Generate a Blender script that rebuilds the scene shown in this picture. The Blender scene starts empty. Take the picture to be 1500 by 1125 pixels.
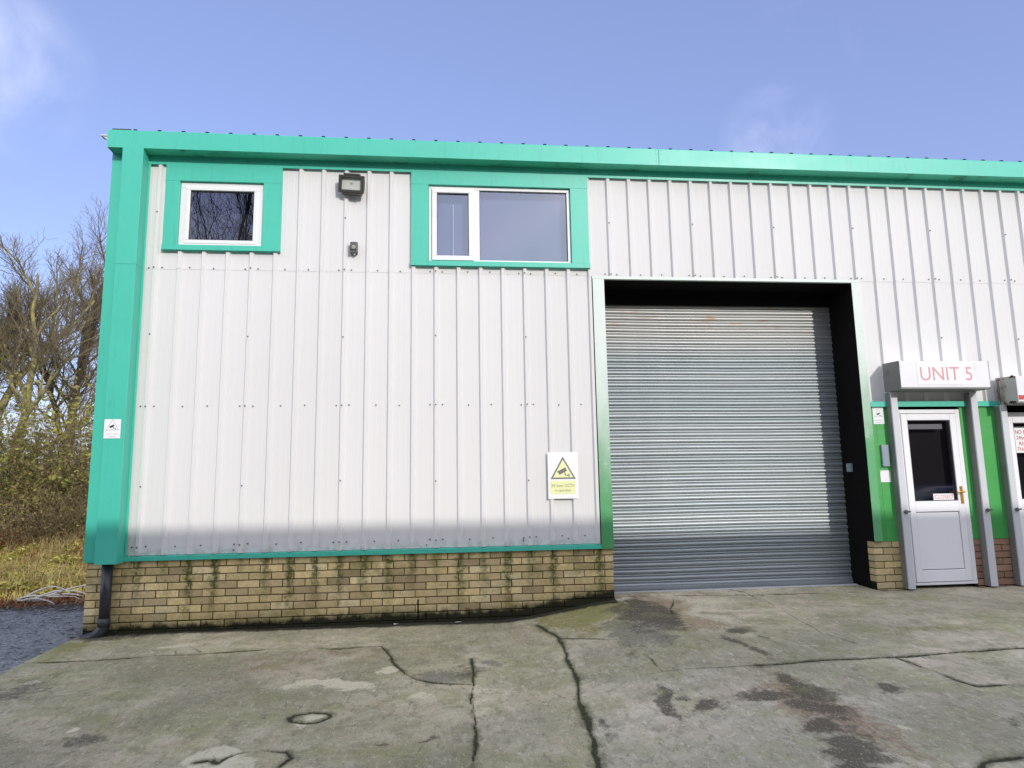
import bpy, math, random
import numpy as np
from mathutils import Vector, Matrix

S = bpy.context.scene
COL = S.collection
rnd = random.Random(7)

# ------------------------------------------------------------------ helpers
class MB:
    """collects shapes, links them as ONE mesh object"""
    def __init__(s): s.v = []; s.f = []; s.m = []
    def face(s, pts, m=0):
        n = len(s.v); s.v += [tuple(p) for p in pts]; s.f.append(tuple(range(n, n+len(pts)))); s.m.append(m)
    def box(s, x0, x1, y0, y1, z0, z1, m=0):
        n = len(s.v)
        s.v += [(x0,y0,z0),(x1,y0,z0),(x1,y1,z0),(x0,y1,z0),(x0,y0,z1),(x1,y0,z1),(x1,y1,z1),(x0,y1,z1)]
        for q in ((0,3,2,1),(4,5,6,7),(0,1,5,4),(1,2,6,5),(2,3,7,6),(3,0,4,7)):
            s.f.append(tuple(n+i for i in q)); s.m.append(m)
    def prism(s, poly, axis, a, b, m=0):
        """closed polygon (2-D) swept along an axis from a to b"""
        def P(u, w, t):
            return {'x': (t,u,w), 'y': (u,t,w), 'z': (u,w,t)}[axis]
        n = len(s.v); k = len(poly)
        s.v += [P(u,w,a) for u,w in poly] + [P(u,w,b) for u,w in poly]
        for i in range(k):
            j = (i+1) % k
            s.f.append((n+i, n+j, n+k+j, n+k+i)); s.m.append(m)
        s.f.append(tuple(n+i for i in range(k))[::-1]); s.m.append(m)
        s.f.append(tuple(n+k+i for i in range(k))); s.m.append(m)
    def tube(s, pts, rad, sides=6, m=0, cap=True):
        pts = [Vector(p) for p in pts]
        if not hasattr(rad, '__len__'): rad = [rad]*len(pts)
        n0 = len(s.v); ref = None
        for i, p in enumerate(pts):
            t = (pts[min(i+1, len(pts)-1)] - pts[max(i-1, 0)])
            if t.length < 1e-9: t = Vector((0,0,1))
            t.normalize()
            if ref is None:
                ref = t.orthogonal().normalized()
            ref = (ref - t*ref.dot(t))
            if ref.length < 1e-6: ref = t.orthogonal()
            ref.normalize(); b = t.cross(ref)
            for k in range(sides):
                a = 2*math.pi*k/sides
                q = p + (ref*math.cos(a) + b*math.sin(a))*rad[i]
                s.v.append((q.x,q.y,q.z))
        for i in range(len(pts)-1):
            for k in range(sides):
                a = n0+i*sides+k; b2 = n0+i*sides+(k+1) % sides
                s.f.append((a, b2, b2+sides, a+sides)); s.m.append(m)
        if cap:
            s.f.append(tuple(n0+k for k in range(sides))[::-1]); s.m.append(m)
            e = n0+(len(pts)-1)*sides
            s.f.append(tuple(e+k for k in range(sides))); s.m.append(m)
    def build(s, name, mats, parent=None, smooth=False, bevel=0, seg=2):
        me = bpy.data.meshes.new(name)
        me.from_pydata(s.v, [], s.f)
        if not isinstance(mats, (list, tuple)): mats = [mats]
        for mm in mats: me.materials.append(mm)
        if len(mats) > 1: me.polygons.foreach_set('material_index', s.m)
        if smooth: me.polygons.foreach_set('use_smooth', [True]*len(s.f))
        me.validate(); me.update()
        o = bpy.data.objects.new(name, me); COL.objects.link(o)
        if bevel:
            b = o.modifiers.new('bevel', 'BEVEL'); b.width = bevel; b.segments = seg; b.limit_method = 'ANGLE'
        if parent:
            o.parent = parent
            o.matrix_parent_inverse = Matrix.Translation(-parent.location)
        return o

def tag(o, label=None, cat=None, group=None, kind=None):
    if label: o['label'] = label
    if cat: o['category'] = cat
    if group: o['group'] = group
    if kind: o['kind'] = kind
    return o
def thing(name, loc, label, cat, group=None):
    o = bpy.data.objects.new(name, None); COL.objects.link(o); o.location = loc
    o.empty_display_size = .2
    return tag(o, label, cat, group)

# ------------------------------------------------------------------ materials
class NT:
    def __init__(s, name):
        s.mat = bpy.data.materials.new(name); s.mat.use_nodes = True
        s.t = s.mat.node_tree; s.t.nodes.clear()
        s.out = s.t.nodes.new('ShaderNodeOutputMaterial')
    def n(s, typ, **kw):
        x = s.t.nodes.new(typ)
        for k, v in kw.items(): setattr(x, k, v)
        return x
    def set(s, sock, v):
        if isinstance(v, bpy.types.NodeSocket): s.t.links.new(v, sock)
        elif v is not None:
            if sock.type == 'RGBA' and not hasattr(v, '__len__'): v = (v,v,v,1)
            if sock.type == 'RGBA' and len(v) == 3: v = (*v, 1)
            sock.default_value = v
    def math(s, op, a, b=None, c=None, clamp=False):
        x = s.n('ShaderNodeMath', operation=op, use_clamp=clamp)
        s.set(x.inputs[0], a)
        if b is not None: s.set(x.inputs[1], b)
        if c is not None: s.set(x.inputs[2], c)
        return x.outputs[0]
    def coord(s, kind='Object', scale=None, loc=None):
        x = s.n('ShaderNodeTexCoord').outputs[kind]
        if scale or loc:
            m = s.n('ShaderNodeMapping'); s.t.links.new(x, m.inputs[0])
            if scale: m.inputs['Scale'].default_value = scale
            if loc: m.inputs['Location'].default_value = loc
            x = m.outputs[0]
        return x
    def noise(s, vec, scale, detail=4, rough=.55, dist=0.):
        x = s.n('ShaderNodeTexNoise'); s.set(x.inputs['Vector'], vec)
        x.inputs['Scale'].default_value = scale; x.inputs['Detail'].default_value = detail
        x.inputs['Roughness'].default_value = rough; x.inputs['Distortion'].default_value = dist
        return x.outputs[0]
    def voro(s, vec, scale, feature='F1', out='Distance'):
        x = s.n('ShaderNodeTexVoronoi', feature=feature); s.set(x.inputs['Vector'], vec); x.inputs['Scale'].default_value = scale
        return x.outputs[out]
    def ramp(s, fac, a, b, lo=0., hi=1., smooth=True):
        x = s.n('ShaderNodeMapRange'); x.interpolation_type = 'SMOOTHSTEP' if smooth else 'LINEAR'
        s.set(x.inputs[0], fac); s.set(x.inputs[1], a); s.set(x.inputs[2], b); s.set(x.inputs[3], lo); s.set(x.inputs[4], hi)
        return x.outputs[0]
    def mix(s, fac, a, b, blend='MIX'):
        x = s.n('ShaderNodeMix', data_type='RGBA', blend_type=blend)
        s.set(x.inputs[0], fac); s.set(x.inputs[6], a); s.set(x.inputs[7], b)
        return x.outputs[2]
    def attr(s, name, out='Fac'):
        return s.n('ShaderNodeAttribute', attribute_name=name).outputs[out]
    def xyz(s, vec):
        x = s.n('ShaderNodeSeparateXYZ'); s.set(x.inputs[0], vec); return x.outputs
    def bump(s, h, strength=.3, dist=.01):
        x = s.n('ShaderNodeBump'); s.set(x.inputs['Height'], h)
        x.inputs['Strength'].default_value = strength; x.inputs['Distance'].default_value = dist
        return x.outputs[0]
    def bsdf(s, col, rough=.5, metal=0., spec=.5, normal=None):
        p = s.n('ShaderNodeBsdfPrincipled')
        s.set(p.inputs['Base Color'], col); s.set(p.inputs['Roughness'], rough)
        s.set(p.inputs['Metallic'], metal); s.set(p.inputs['Specular IOR Level'], spec)
        if normal is not None: s.t.links.new(normal, p.inputs['Normal'])
        return p.outputs[0]
    def done(s, sh):
        s.t.links.new(sh, s.out.inputs[0]); return s.mat

def plain(name, col, rough=.5, var=.12, scale=3., metal=0., spec=.5, bump=0., dirt=None, dirt_amt=.35, streak=False):
    """painted surface with faint blotches, fine grain and optional dirt"""
    t = NT(name)
    v = t.coord('Object')
    a = t.noise(v, scale, 5, .6); b = t.noise(v, scale*14, 3, .6)
    f = t.math('ADD', t.math('MULTIPLY', t.math('SUBTRACT', a, .5), var*2), t.math('MULTIPLY', t.math('SUBTRACT', b, .5), var*.8))
    f = t.math('ADD', f, 1.)
    c = t.mix(1., col, t.n('ShaderNodeCombineColor').outputs[0], 'MULTIPLY')
    cc = c.node; comb = cc.inputs[7].links[0].from_node
    for i in range(3): t.set(comb.inputs[i], f)
    if dirt:
        sv = t.coord('Object', scale=(9, 9, .8)) if streak else v
        d = t.ramp(t.noise(sv, 2.2 if streak else 5., 6, .65), .52, .78, 0, dirt_amt)
        c = t.mix(d, c, dirt)
    nm = t.bump(b, bump, .004) if bump else None
    r = t.math('ADD', t.math('MULTIPLY', t.math('SUBTRACT', a, .5), .25), rough)
    return t.done(t.bsdf(c, r, metal, spec, nm))

def glass(name, refl, tint, rough=.0, gcol=(.95,.96,1)):
    t = NT(name)
    g = t.n('ShaderNodeBsdfGlossy'); g.inputs['Color'].default_value = (*gcol,1); g.inputs['Roughness'].default_value = rough
    tr = t.n('ShaderNodeBsdfTransparent'); tr.inputs['Color'].default_value = (*tint, 1)
    lw = t.n('ShaderNodeFresnel'); lw.inputs[0].default_value = 1.5
    fac = t.math('ADD', lw.outputs[0], refl, clamp=True)
    # slightly bowed pane
    nb = t.bump(t.noise(t.coord('Object'), 1.6, 1, .3), .06, .05)
    t.t.links.new(nb, g.inputs['Normal'])
    m = t.n('ShaderNodeMixShader'); t.set(m.inputs[0], fac)
    t.t.links.new(tr.outputs[0], m.inputs[1]); t.t.links.new(g.outputs[0], m.inputs[2])
    return t.done(m.outputs[0])

M = {}
TEAL = (.072, .54, .40)
M['teal'] = plain('teal_paint', TEAL, .42, .09, 1.1, dirt=(.06,.33,.27), dirt_amt=.40, streak=True)
M['teal_soffit'] = plain('algae_teal', (.085,.56,.37), .6, .12, 4., dirt=(.02,.06,.03), dirt_amt=.85)
M['pvc'] = plain('white_pvc', (.82,.82,.80), .3, .03, 2.)
M['pvc_door'] = plain('door_pvc', (.90,.90,.92), .35, .03, 2.)
M['line'] = plain('dark_line', (.10,.10,.11), .7, .05)  # dark grey for the thin lines round the panes
M['dark'] = plain('dark_void', (.02,.02,.022), .8, .1)
M['reveal'] = plain('shade_black_reveal', (.010,.009,.009), .9, .3, 5., spec=.08)  # near-black base colour holds the deep shade of the shutter opening
M['screw'] = plain('screw_cap', (.12,.12,.125), .5, .1)
M['roof'] = plain('roof_sheet', (.045,.055,.05), .6, .2)
M['black_pipe'] = plain('black_pvc', (.035,.038,.045), .35, .15, 6., dirt=(.12,.13,.12), dirt_amt=.35)
M['green_panel'] = None
M['housing_white'] = plain('housing_white', (.80,.80,.82), .35, .06, 3., dirt=(.42,.45,.50), dirt_amt=.45)
M['housing_grey'] = plain('housing_grey', (.20,.20,.19), .55, .15, 4., dirt=(.08,.07,.06), dirt_amt=.6)
M['rail'] = plain('rail_aluminium', (.62,.63,.66), .4, .05, 4.)
M['rust_side'] = plain('rusty_grey_steel', (.50,.51,.48), .6, .12, 5., dirt=(.12,.06,.03), dirt_amt=.8)
M['rust'] = plain('rust', (.10,.045,.02), .8, .3, 20.)
M['brass'] = plain('brass', (.62,.36,.07), .3, .05, 5., metal=.7)
M['sign_white'] = plain('sign_white', (.88,.88,.88), .35, .02)
M['sign_yellow'] = plain('sign_yellow', (.82,.84,.46), .4, .03)
M['sign_grey'] = plain('sign_grey', (.17,.165,.15), .5, .03)
M['sign_text'] = plain('sign_text_olive', (.28,.27,.12), .5, .03)
M['sign_pale'] = plain('sign_text_pale', (.60,.60,.60), .5, .03)
M['pink'] = plain('faded_red_lettering', (.70,.30,.32), .5, .08, 12.)
M['red'] = plain('red_paint', (.55,.06,.07), .45, .05)
M['lamp_body'] = plain('lamp_bronze', (.060,.055,.046), .45, .12, 12.)
M['lamp_reflector'] = plain('lamp_reflector', (.62,.64,.58), .35, .1, 9.)
M['sensor'] = plain('sensor_grey', (.10,.10,.10), .45, .1, 9.)
M['sensor_lens'] = plain('sensor_lens', (.45,.45,.42), .3, .05)
M['intercom'] = plain('intercom_grey', (.27,.33,.39), .4, .05)
M['blind'] = plain('window_blind', (.085,.12,.20), .7, .06, 1.5)
M['blind_white'] = plain('blind_strip', (.80,.80,.80), .6, .03)
M['glass_small'] = glass('pane_small', .15, (.80,.83,.85))
M['glass_big'] = glass('pane_big', .19, (.80,.82,.88), gcol=(.74,.86,1.))
M['glass_door'] = glass('pane_door', .10, (.6,.6,.63))
M['glass_lamp'] = glass('pane_lamp', .05, (.9,.92,.88))
M['wire'] = plain('cable_black', (.02,.02,.02), .6, .1)
M['pale_wood'] = plain('bleached_stick', (.42,.42,.43), .8, .2, 20.)

# white profiled sheet: tone changes a little from sheet to sheet (1 m cover), faint run marks
def m_cladding():
    t = NT('white_profiled_sheet')
    v = t.coord('Object'); x, y, z = t.xyz(v)
    sh = t.n('ShaderNodeTexWhiteNoise', noise_dimensions='1D')
    t.set(sh.inputs['W'], t.math('ADD', t.math('FLOOR', t.math('ADD', x, .004)), t.math('MULTIPLY', t.math('GREATER_THAN', z, 3.012), 7.3)))
    f = t.math('ADD', .985, t.math('MULTIPLY', sh.outputs[0], .03))
    st = t.noise(t.coord('Object', scale=(26, 6, .35)), 1., 5, .6)
    f = t.math('ADD', f, t.math('MULTIPLY', t.math('SUBTRACT', st, .5), .022))
    f = t.math('ADD', f, t.math('MULTIPLY', t.math('SUBTRACT', t.noise(v, .9, 3, .5), .5), .06))
    comb = t.n('ShaderNodeCombineColor')
    for i in range(3): t.set(comb.inputs[i], f)
    c = t.mix(1., (.745,.735,.72), comb.outputs[0], 'MULTIPLY')
    d = t.ramp(t.noise(t.coord('Object', scale=(12, 12, 1.1)), 2., 6, .7), .60, .80, 0, .16)
    c = t.mix(d, c, (.42,.42,.38))
    low = t.math('MULTIPLY', t.ramp(z, .0, .10, 1, 0), t.ramp(t.noise(v, 14, 4), .42, .62, 0, .35))
    c = t.mix(low, c, (.26,.28,.22))
    nm = t.bump(t.noise(t.coord('Object', scale=(1.6, 1, .5)), 2.3, 2, .5), .18, .012)
    return t.done(t.bsdf(c, .65, 0, .12, nm))
M['clad'] = m_cladding()

# faded green paint: bleached white high up, green lower down, chips of the white undercoat
def m_jamb():
    t = NT('faded_green_paint'); v = t.coord('Object'); x, y, z = t.xyz(v)
    nz = t.noise(t.coord('Object', scale=(1, 1, .35)), 4., 5, .65)
    h = t.math('ADD', z, t.math('MULTIPLY', t.math('SUBTRACT', nz, .5), 1.1))
    c = t.mix(t.ramp(h, .25, 2.1), (.085,.34,.13), (.66,.74,.68))
    c = t.mix(t.ramp(t.noise(v, 9, 5, .7), .60, .72, 0, .55), c, (.62,.70,.64))
    return t.done(t.bsdf(c, .45, 0, .4))
M['jamb'] = m_jamb()
def m_jamb_r():
    t = NT('faded_green_paint_right'); v = t.coord('Object'); x, y, z = t.xyz(v)
    nz = t.noise(t.coord('Object', scale=(1, 1, .45)), 3., 5, .65)
    h = t.math('ADD', z, t.math('MULTIPLY', t.math('SUBTRACT', nz, .5), .9))
    c = t.mix(t.ramp(h, .9, 2.1), (.12,.40,.17), (.66,.74,.68))
    c = t.mix(t.ramp(t.noise(v, 7, 5, .7), .56, .70, 0, .6), c, (.50,.66,.55))
    return t.done(t.bsdf(c, .45, 0, .4))
M['jamb_r'] = m_jamb_r()
def m_green():
    t = NT('green_painted_panel'); v = t.coord('Object'); x, y, z = t.xyz(v)
    c = t.mix(t.noise(v, 3, 5, .6), (.055,.34,.075), (.085,.42,.11))
    c = t.mix(t.ramp(t.noise(t.coord('Object', scale=(2, 2, 14)), 1.5, 3), .5, .7, 0, .22), c, (.12,.45,.16))
    return t.done(t.bsdf(c, .38, 0, .5, t.bump(t.noise(v, 4, 2), .15, .01)))
M['green_panel'] = m_green()

def m_shutter():
    t = NT('galvanised_lath'); v = t.coord('Object'); x, y, z = t.xyz(v)
    lath = t.n('ShaderNodeTexWhiteNoise', noise_dimensions='1D'); t.set(lath.inputs['W'], t.math('FLOOR', t.math('DIVIDE', z, .075)))
    c = t.mix(lath.outputs[0], (.32,.37,.38), (.41,.45,.455))
    c = t.mix(t.ramp(t.noise(t.coord('Object', scale=(.7, 1, 14)), 2., 5, .6), .45, .75, 0, .5), c, (.25,.28,.30))
    up = t.ramp(z, 2.05, 2.5)
    c = t.mix(t.math('MULTIPLY', up, .55), c, (.55,.53,.50))
    r = t.ramp(t.noise(t.coord('Object', scale=(1., 1, 9)), 2.6, 6, .7), .585, .70)
    c = t.mix(t.math('MULTIPLY', t.math('MULTIPLY', r, up), .75), c, (.42,.20,.10))
    r2 = t.ramp(t.noise(t.coord('Object', scale=(1.3, 1, 12), loc=(3,0,5)), 3.2, 5, .7), .68, .78, 0, .5)
    c = t.mix(r2, c, (.33,.25,.17))
    return t.done(t.bsdf(c, .46, .52, .45))
M['shutter'] = m_shutter()

def m_brick(name, tint, moss=True, paint=False):
    t = NT(name); v = t.coord('Object'); x, y, z = t.xyz(v)
    col = t.attr('bcol', 'Color')
    n1 = t.noise(v, 38, 5, .65); n2 = t.noise(v, 7, 5, .6)
    c = t.mix(t.ramp(n1, .35, .75, 0, .45), col, (.40*tint[0],.30*tint[1],.14*tint[2]))
    c = t.mix(t.ramp(n2, .54, .74, 0, .40), c, (.28,.21,.09))
    if moss:
        # drip streaks: one under every rib of the sheet above (0.25 m apart), each of its own strength and length
        wob = t.math('MULTIPLY', t.math('SUBTRACT', t.noise(v, 9, 4, .7), .5), .13)
        q = t.math('ADD', t.math('DIVIDE', t.math('ADD', x, wob), .25), .36)
        u = t.math('ABSOLUTE', t.math('SUBTRACT', t.math('FRACT', q), .5))
        wn_ = t.n('ShaderNodeTexWhiteNoise', noise_dimensions='1D'); t.set(wn_.inputs['W'], t.math('FLOOR', q)); rr_ = wn_.outputs[0]
        w = t.math('ADD', .09, t.math('MULTIPLY', t.noise(v, 6.5, 5, .75), .36))
        d = t.ramp(t.math('SUBTRACT', w, u), 0., .24)
        fall = t.ramp(t.math('ADD', z, t.math('ADD', t.math('ADD', .10, t.math('MULTIPLY', rr_, .52)), t.math('MULTIPLY', t.math('SUBTRACT', t.noise(v, 10, 4, .7), .5), .5))), -.30, .34)
        d = t.math('MULTIPLY', d, t.ramp(t.noise(v, 26, 4, .7), .36, .58, .35, 1))
        c = t.mix(t.math('MULTIPLY', t.math('MULTIPLY', d, fall), .95), c, (.085,.105,.022))
        g = t.ramp(t.noise(v, 2.4, 6, .7), .50, .70, 0, .5)
        c = t.mix(g, c, (.19,.185,.05))
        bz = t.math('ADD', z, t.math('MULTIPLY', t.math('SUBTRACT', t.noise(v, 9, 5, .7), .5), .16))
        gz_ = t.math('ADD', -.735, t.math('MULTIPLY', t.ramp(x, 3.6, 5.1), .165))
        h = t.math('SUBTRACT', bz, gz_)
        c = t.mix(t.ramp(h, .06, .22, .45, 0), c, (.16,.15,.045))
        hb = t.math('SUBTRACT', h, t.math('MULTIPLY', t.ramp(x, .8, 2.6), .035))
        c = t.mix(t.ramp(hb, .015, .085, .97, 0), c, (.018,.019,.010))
    if paint:
        c = t.mix(t.ramp(t.noise(v, 8, 5, .7), .60, .68, 0, .5), c, (.38,.34,.31))
    return t.done(t.bsdf(c, .9, 0, .2, t.bump(n1, .6, .004)))
M['brick'] = m_brick('buff_brick', (1,1,1))
M['brick_pier'] = m_brick('buff_brick_pier', (1,1,1), moss=False)
M['brick_red'] = m_brick('red_brick', (1,.7,.7), moss=False, paint=True)
M['brick_side'] = plain('buff_brick_side', (.36,.28,.15), .9, .25, 6.)
def m_mortar():
    t = NT('mossy_mortar'); v = t.coord('Object'); x, y, z = t.xyz(v); n = t.noise(v, 9, 5, .7)
    c = t.mix(n, (.080,.068,.030), (.165,.140,.070))
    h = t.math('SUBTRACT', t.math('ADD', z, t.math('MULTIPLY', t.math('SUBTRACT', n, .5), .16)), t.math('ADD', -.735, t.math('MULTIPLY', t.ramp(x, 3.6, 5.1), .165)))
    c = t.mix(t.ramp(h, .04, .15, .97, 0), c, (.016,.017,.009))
    return t.done(t.bsdf(c, .95, 0, .1, t.bump(n, .3, .004)))
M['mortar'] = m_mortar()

# ------------------------------------------------------------------ camera (solved from the photograph's lines)
CX, CY, CZ = 3.0710, -7.4707, .64875
YAW, PIT, ROL = .1060607, .1455193, -.0167554
fwd = Vector((math.sin(YAW)*math.cos(PIT), math.cos(YAW)*math.cos(PIT), math.sin(PIT)))
rt = Vector((math.cos(YAW), -math.sin(YAW), 0)); up = rt.cross(fwd)
r2 = rt*math.cos(ROL) + up*math.sin(ROL); u2 = -rt*math.sin(ROL) + up*math.cos(ROL)
cd = bpy.data.cameras.new('camera'); cam = bpy.data.objects.new('camera', cd); COL.objects.link(cam)
cd.sensor_width = 36; cd.lens = 36*1004.034/1500; cd.clip_start = .05; cd.clip_end = 3000
mw = Matrix((r2, u2, -fwd)).transposed().to_4x4(); mw.translation = (CX, CY, CZ)
cam.matrix_world = mw
S.camera = cam

# ------------------------------------------------------------------ light
SUN = Vector((.44, -1, .42)).normalized()       # towards the sun
el = math.asin(SUN.z); az = math.atan2(SUN.x, SUN.y)
ld = bpy.data.lights.new('sun', 'SUN'); lo = bpy.data.objects.new('sun', ld); COL.objects.link(lo)
ld.energy = 2.0; ld.angle = math.radians(.47); ld.color = (1, .955, .89)
lo.rotation_euler = SUN.to_track_quat('Z', 'Y').to_euler(); lo.location = (10, -20, 20)
W = bpy.data.worlds.new('World'); S.world = W; W.use_nodes = True
wt = W.node_tree; wt.nodes.clear()
def wn(t, **k):
    x = wt.nodes.new(t)
    for a, b in k.items(): setattr(x, a, b)
    return x
sky = wn('ShaderNodeTexSky'); sky.sky_type = 'NISHITA'; sky.sun_disc = False
sky.sun_elevation = el; sky.sun_rotation = az; sky.air_density = 1.0; sky.dust_density = 1.6; sky.ozone_density = 1.6; sky.altitude = 60
tint = wn('ShaderNodeMix', data_type='RGBA', blend_type='MULTIPLY'); tint.inputs[0].default_value = 1
wt.links.new(sky.outputs[0], tint.inputs[6]); tint.inputs[7].default_value = (1.12, 1.0, 1.16, 1)
tc = wn('ShaderNodeTexCoord')
def cloud(direction, width, scale, amt, prev, lo_=.42, hi_=.75):
    d = Vector(direction).normalized()
    dt = wn('ShaderNodeVectorMath', operation='DOT_PRODUCT'); wt.links.new(tc.outputs['Generated'], dt.inputs[0]); dt.inputs[1].default_value = d
    mr = wn('ShaderNodeMapRange', interpolation_type='SMOOTHSTEP'); wt.links.new(dt.outputs['Value'], mr.inputs[0])
    mr.inputs[1].default_value = math.cos(width); mr.inputs[2].default_value = 1.0
    nz = wn('ShaderNodeTexNoise'); wt.links.new(tc.outputs['Generated'], nz.inputs['Vector'])
    nz.inputs['Scale'].default_value = scale; nz.inputs['Detail'].default_value = 6; nz.inputs['Roughness'].default_value = .55; nz.inputs['Distortion'].default_value = .4
    ad = wn('ShaderNodeMath', operation='MULTIPLY'); 
    m2 = wn('ShaderNodeMapRange', interpolation_type='SMOOTHSTEP'); wt.links.new(nz.outputs[0], m2.inputs[0]); m2.inputs[1].default_value = lo_; m2.inputs[2].default_value = hi_
    wt.links.new(mr.outputs[0], ad.inputs[0]); wt.links.new(m2.outputs[0], ad.inputs[1])
    sc = wn('ShaderNodeMath', operation='MULTIPLY', use_clamp=True); wt.links.new(ad.outputs[0], sc.inputs[0]); sc.inputs[1].default_value = amt
    mx = wn('ShaderNodeMix', data_type='RGBA'); wt.links.new(sc.outputs[0], mx.inputs[0]); wt.links.new(prev, mx.inputs[6]); mx.inputs[7].default_value = (7.6, 7.7, 9.2, 1)
    return mx.outputs[2]
def pix(px, py):
    return fwd + r2*((px-750)/1004.034) + u2*((562.5-py)/1004.034)
# thin high veil over the whole sky, a few wisps ahead, broken bright cloud behind the camera on the sun's side, added as fill light
veil = wn('ShaderNodeMix', data_type='RGBA'); veil.inputs[0].default_value = .23
wt.links.new(tint.outputs[2], veil.inputs[6]); veil.inputs[7].default_value = (3.6, 4.6, 8.6, 1)
c = cloud(pix(-15, 95), .11, 8.0, .36, veil.outputs[2], .25, .70)
c = cloud(pix(1140, 205), .08, 9., .22, c, .35, .75)
c = cloud(pix(1230, -20), .10, 8., .25, c, .40, .75)
sep = wn('ShaderNodeSeparateXYZ'); wt.links.new(tc.outputs['Generated'], sep.inputs[0])
south = wn('ShaderNodeMapRange', interpolation_type='SMOOTHSTEP'); wt.links.new(sep.outputs['Y'], south.inputs[0])
south.inputs[1].default_value = .20; south.inputs[2].default_value = -.30
nz = wn('ShaderNodeTexNoise'); wt.links.new(tc.outputs['Generated'], nz.inputs['Vector']); nz.inputs['Scale'].default_value = 2.3; nz.inputs['Detail'].default_value = 5; nz.inputs['Distortion'].default_value = .5
cm = wn('ShaderNodeMapRange', interpolation_type='SMOOTHSTEP'); wt.links.new(nz.outputs[0], cm.inputs[0]); cm.inputs[1].default_value = .36; cm.inputs[2].default_value = .60
mm_ = wn('ShaderNodeMath', operation='MULTIPLY'); wt.links.new(south.outputs[0], mm_.inputs[0]); wt.links.new(cm.outputs[0], mm_.inputs[1])
m9 = wn('ShaderNodeMix', data_type='RGBA'); wt.links.new(mm_.outputs[0], m9.inputs[0]); wt.links.new(c, m9.inputs[6]); m9.inputs[7].default_value = (8.8, 9.2, 10.4, 1)
bg = wn('ShaderNodeBackground'); bg.inputs[1].default_value = .15
wt.links.new(m9.outputs[2], bg.inputs[0])
wo = wn('ShaderNodeOutputWorld'); wt.links.new(bg.outputs[0], wo.inputs[0])
S.view_settings.view_transform = 'Standard'; S.view_settings.look = 'None'
S.view_settings.exposure = .2; S.view_settings.gamma = 1

# ------------------------------------------------------------------ ground
def ss(a, b, x):
    t = np.clip((np.asarray(x, float)-a)/(b-a), 0, 1); return t*t*(3-2*t)
def gz(X, Y):
    return -.755 + .165*ss(3.6, 5.1, X) + .03*np.clip(Y, -6, .5)

CR = [ # (half width, polyline)
 (.017, [(4.02,-.43),(4.149,-1.07),(4.106,-1.642),(4.095,-2.066),(4.047,-2.362),(4.015,-2.633),(3.973,-3.046),(3.941,-3.345),(3.871,-3.951)]),
 (.013, [(3.335,-1.42),(3.311,-2.056),(3.289,-2.632),(3.271,-3.092),(3.241,-3.832)]),
 (.011,[(2.553,-.854),(2.648,-1.251),(2.777,-1.719),(2.901,-1.912),(3.046,-2.017),(3.299,-2.103)]),
 (.012,[(-.46,-.963),(.02,-.97),(.611,-.913),(.94,-.921),(1.295,-.888),(1.739,-.843),(2.189,-.914),(2.561,-.879)]),
 (.005, [(1.691,-.812),(1.827,-.739),(1.872,-.364)]),
 (.004, [(.694,-.535),(.815,-.674),(.947,-.856)]),
 (.004, [(.48,-.827),(.651,-.941),(.76,-.915),(.697,-.726)]),
 (.015, [(4.651,-2.424),(5.031,-2.522),(5.296,-2.499),(5.551,-2.504),(5.827,-2.476),(6.413,-2.477),(6.956,-2.413),(7.66,-2.386),(9.5,-2.3)]),
 (.006, [(4.651,-2.424),(4.669,-2.157),(4.658,-2.018)]),
 (.012, [(6.415,-2.514),(6.459,-2.776),(6.49,-3.083),(6.513,-3.17),(6.928,-3.163),(8.5,-3.15)]),
 (.008, [(4.149,-1.07),(4.359,-1.269),(4.582,-1.476)]),
 (.006, [(6.366,.346),(6.46,.158),(6.416,-.154)]),
 (.006, [(5.6,.069),(5.295,-.814)]),
 (.012, [(4.965,.124),(5.686,.093),(6.535,-.018),(7.698,-.065)]),
 (.004, [(6.454,-.42),(6.351,-1.225),(6.298,-1.66),(6.384,-2.06)]),
 (.018, [(5.569,-4.269),(5.664,-4.186),(5.73,-4.164),(5.994,-4.153),(7.5,-4.10)]),
 (.012, [(2.101,-2.617+.0),(2.13,-2.54),(2.23,-2.517),(2.34,-2.55),(2.36,-2.62),(2.30,-2.70),(2.20,-2.705),(2.12,-2.67),(2.101,-2.617)]),
 (.014, [(1.70,-3.21),(1.78,-3.19),(1.83,-3.25),(1.87,-3.17),(1.96,-3.13),(2.08,-3.12),(2.19,-3.16),(2.23,-3.24),(2.20,-3.33)]),
]
DARK = [(5.02,-.72,.26,.60,1.15),(5.149,-.634,.17,.50,.9),(4.861,-1.251,.154,.404,.6),(4.567,-1.854,.102,.269,.5),(5.698,-1.438,.128,.19,.9),(5.492,-1.982,.058,.392,.8),(5.766,-1.808,.044,.167,.6),(4.54,-2.901,.05,.37,.85),(4.661,-2.908,.054,.089,.7),(4.769,-3.097,.092,.1,.95),(5.152,-3.05,.20,.12,1.),(5.373,-2.799,.081,.099,.8),(5.455,-2.999,.13,.206,.9),(5.337,-3.364,.134,.238,1.),(5.209,-3.717,.13,.214,1.),(5.102,-4.013,.133,.178,1.),(5.014,-4.261,.12,.123,1.),(5.949,-3.141,.105,.11,.8),(.95,-2.839,.166,.132,.9),(4.081,-3.046,.069,.122,.8),(4.03,-3.3,.07,.09,.6),(2.717,-3.035,.049,.035,1.),(3.002,-3.075,.057,.035,1.),(5.304,-2.567,.085,.077,.7),(3.312,-1.8,.107,.249,.6),(-.049,-1.717,.22,.345,.7),(6.241,-3.714,.15,.13,.6),(.25,-.02,.5,.10,.8),(-.3,-.15,.30,.16,1.1)]
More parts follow.
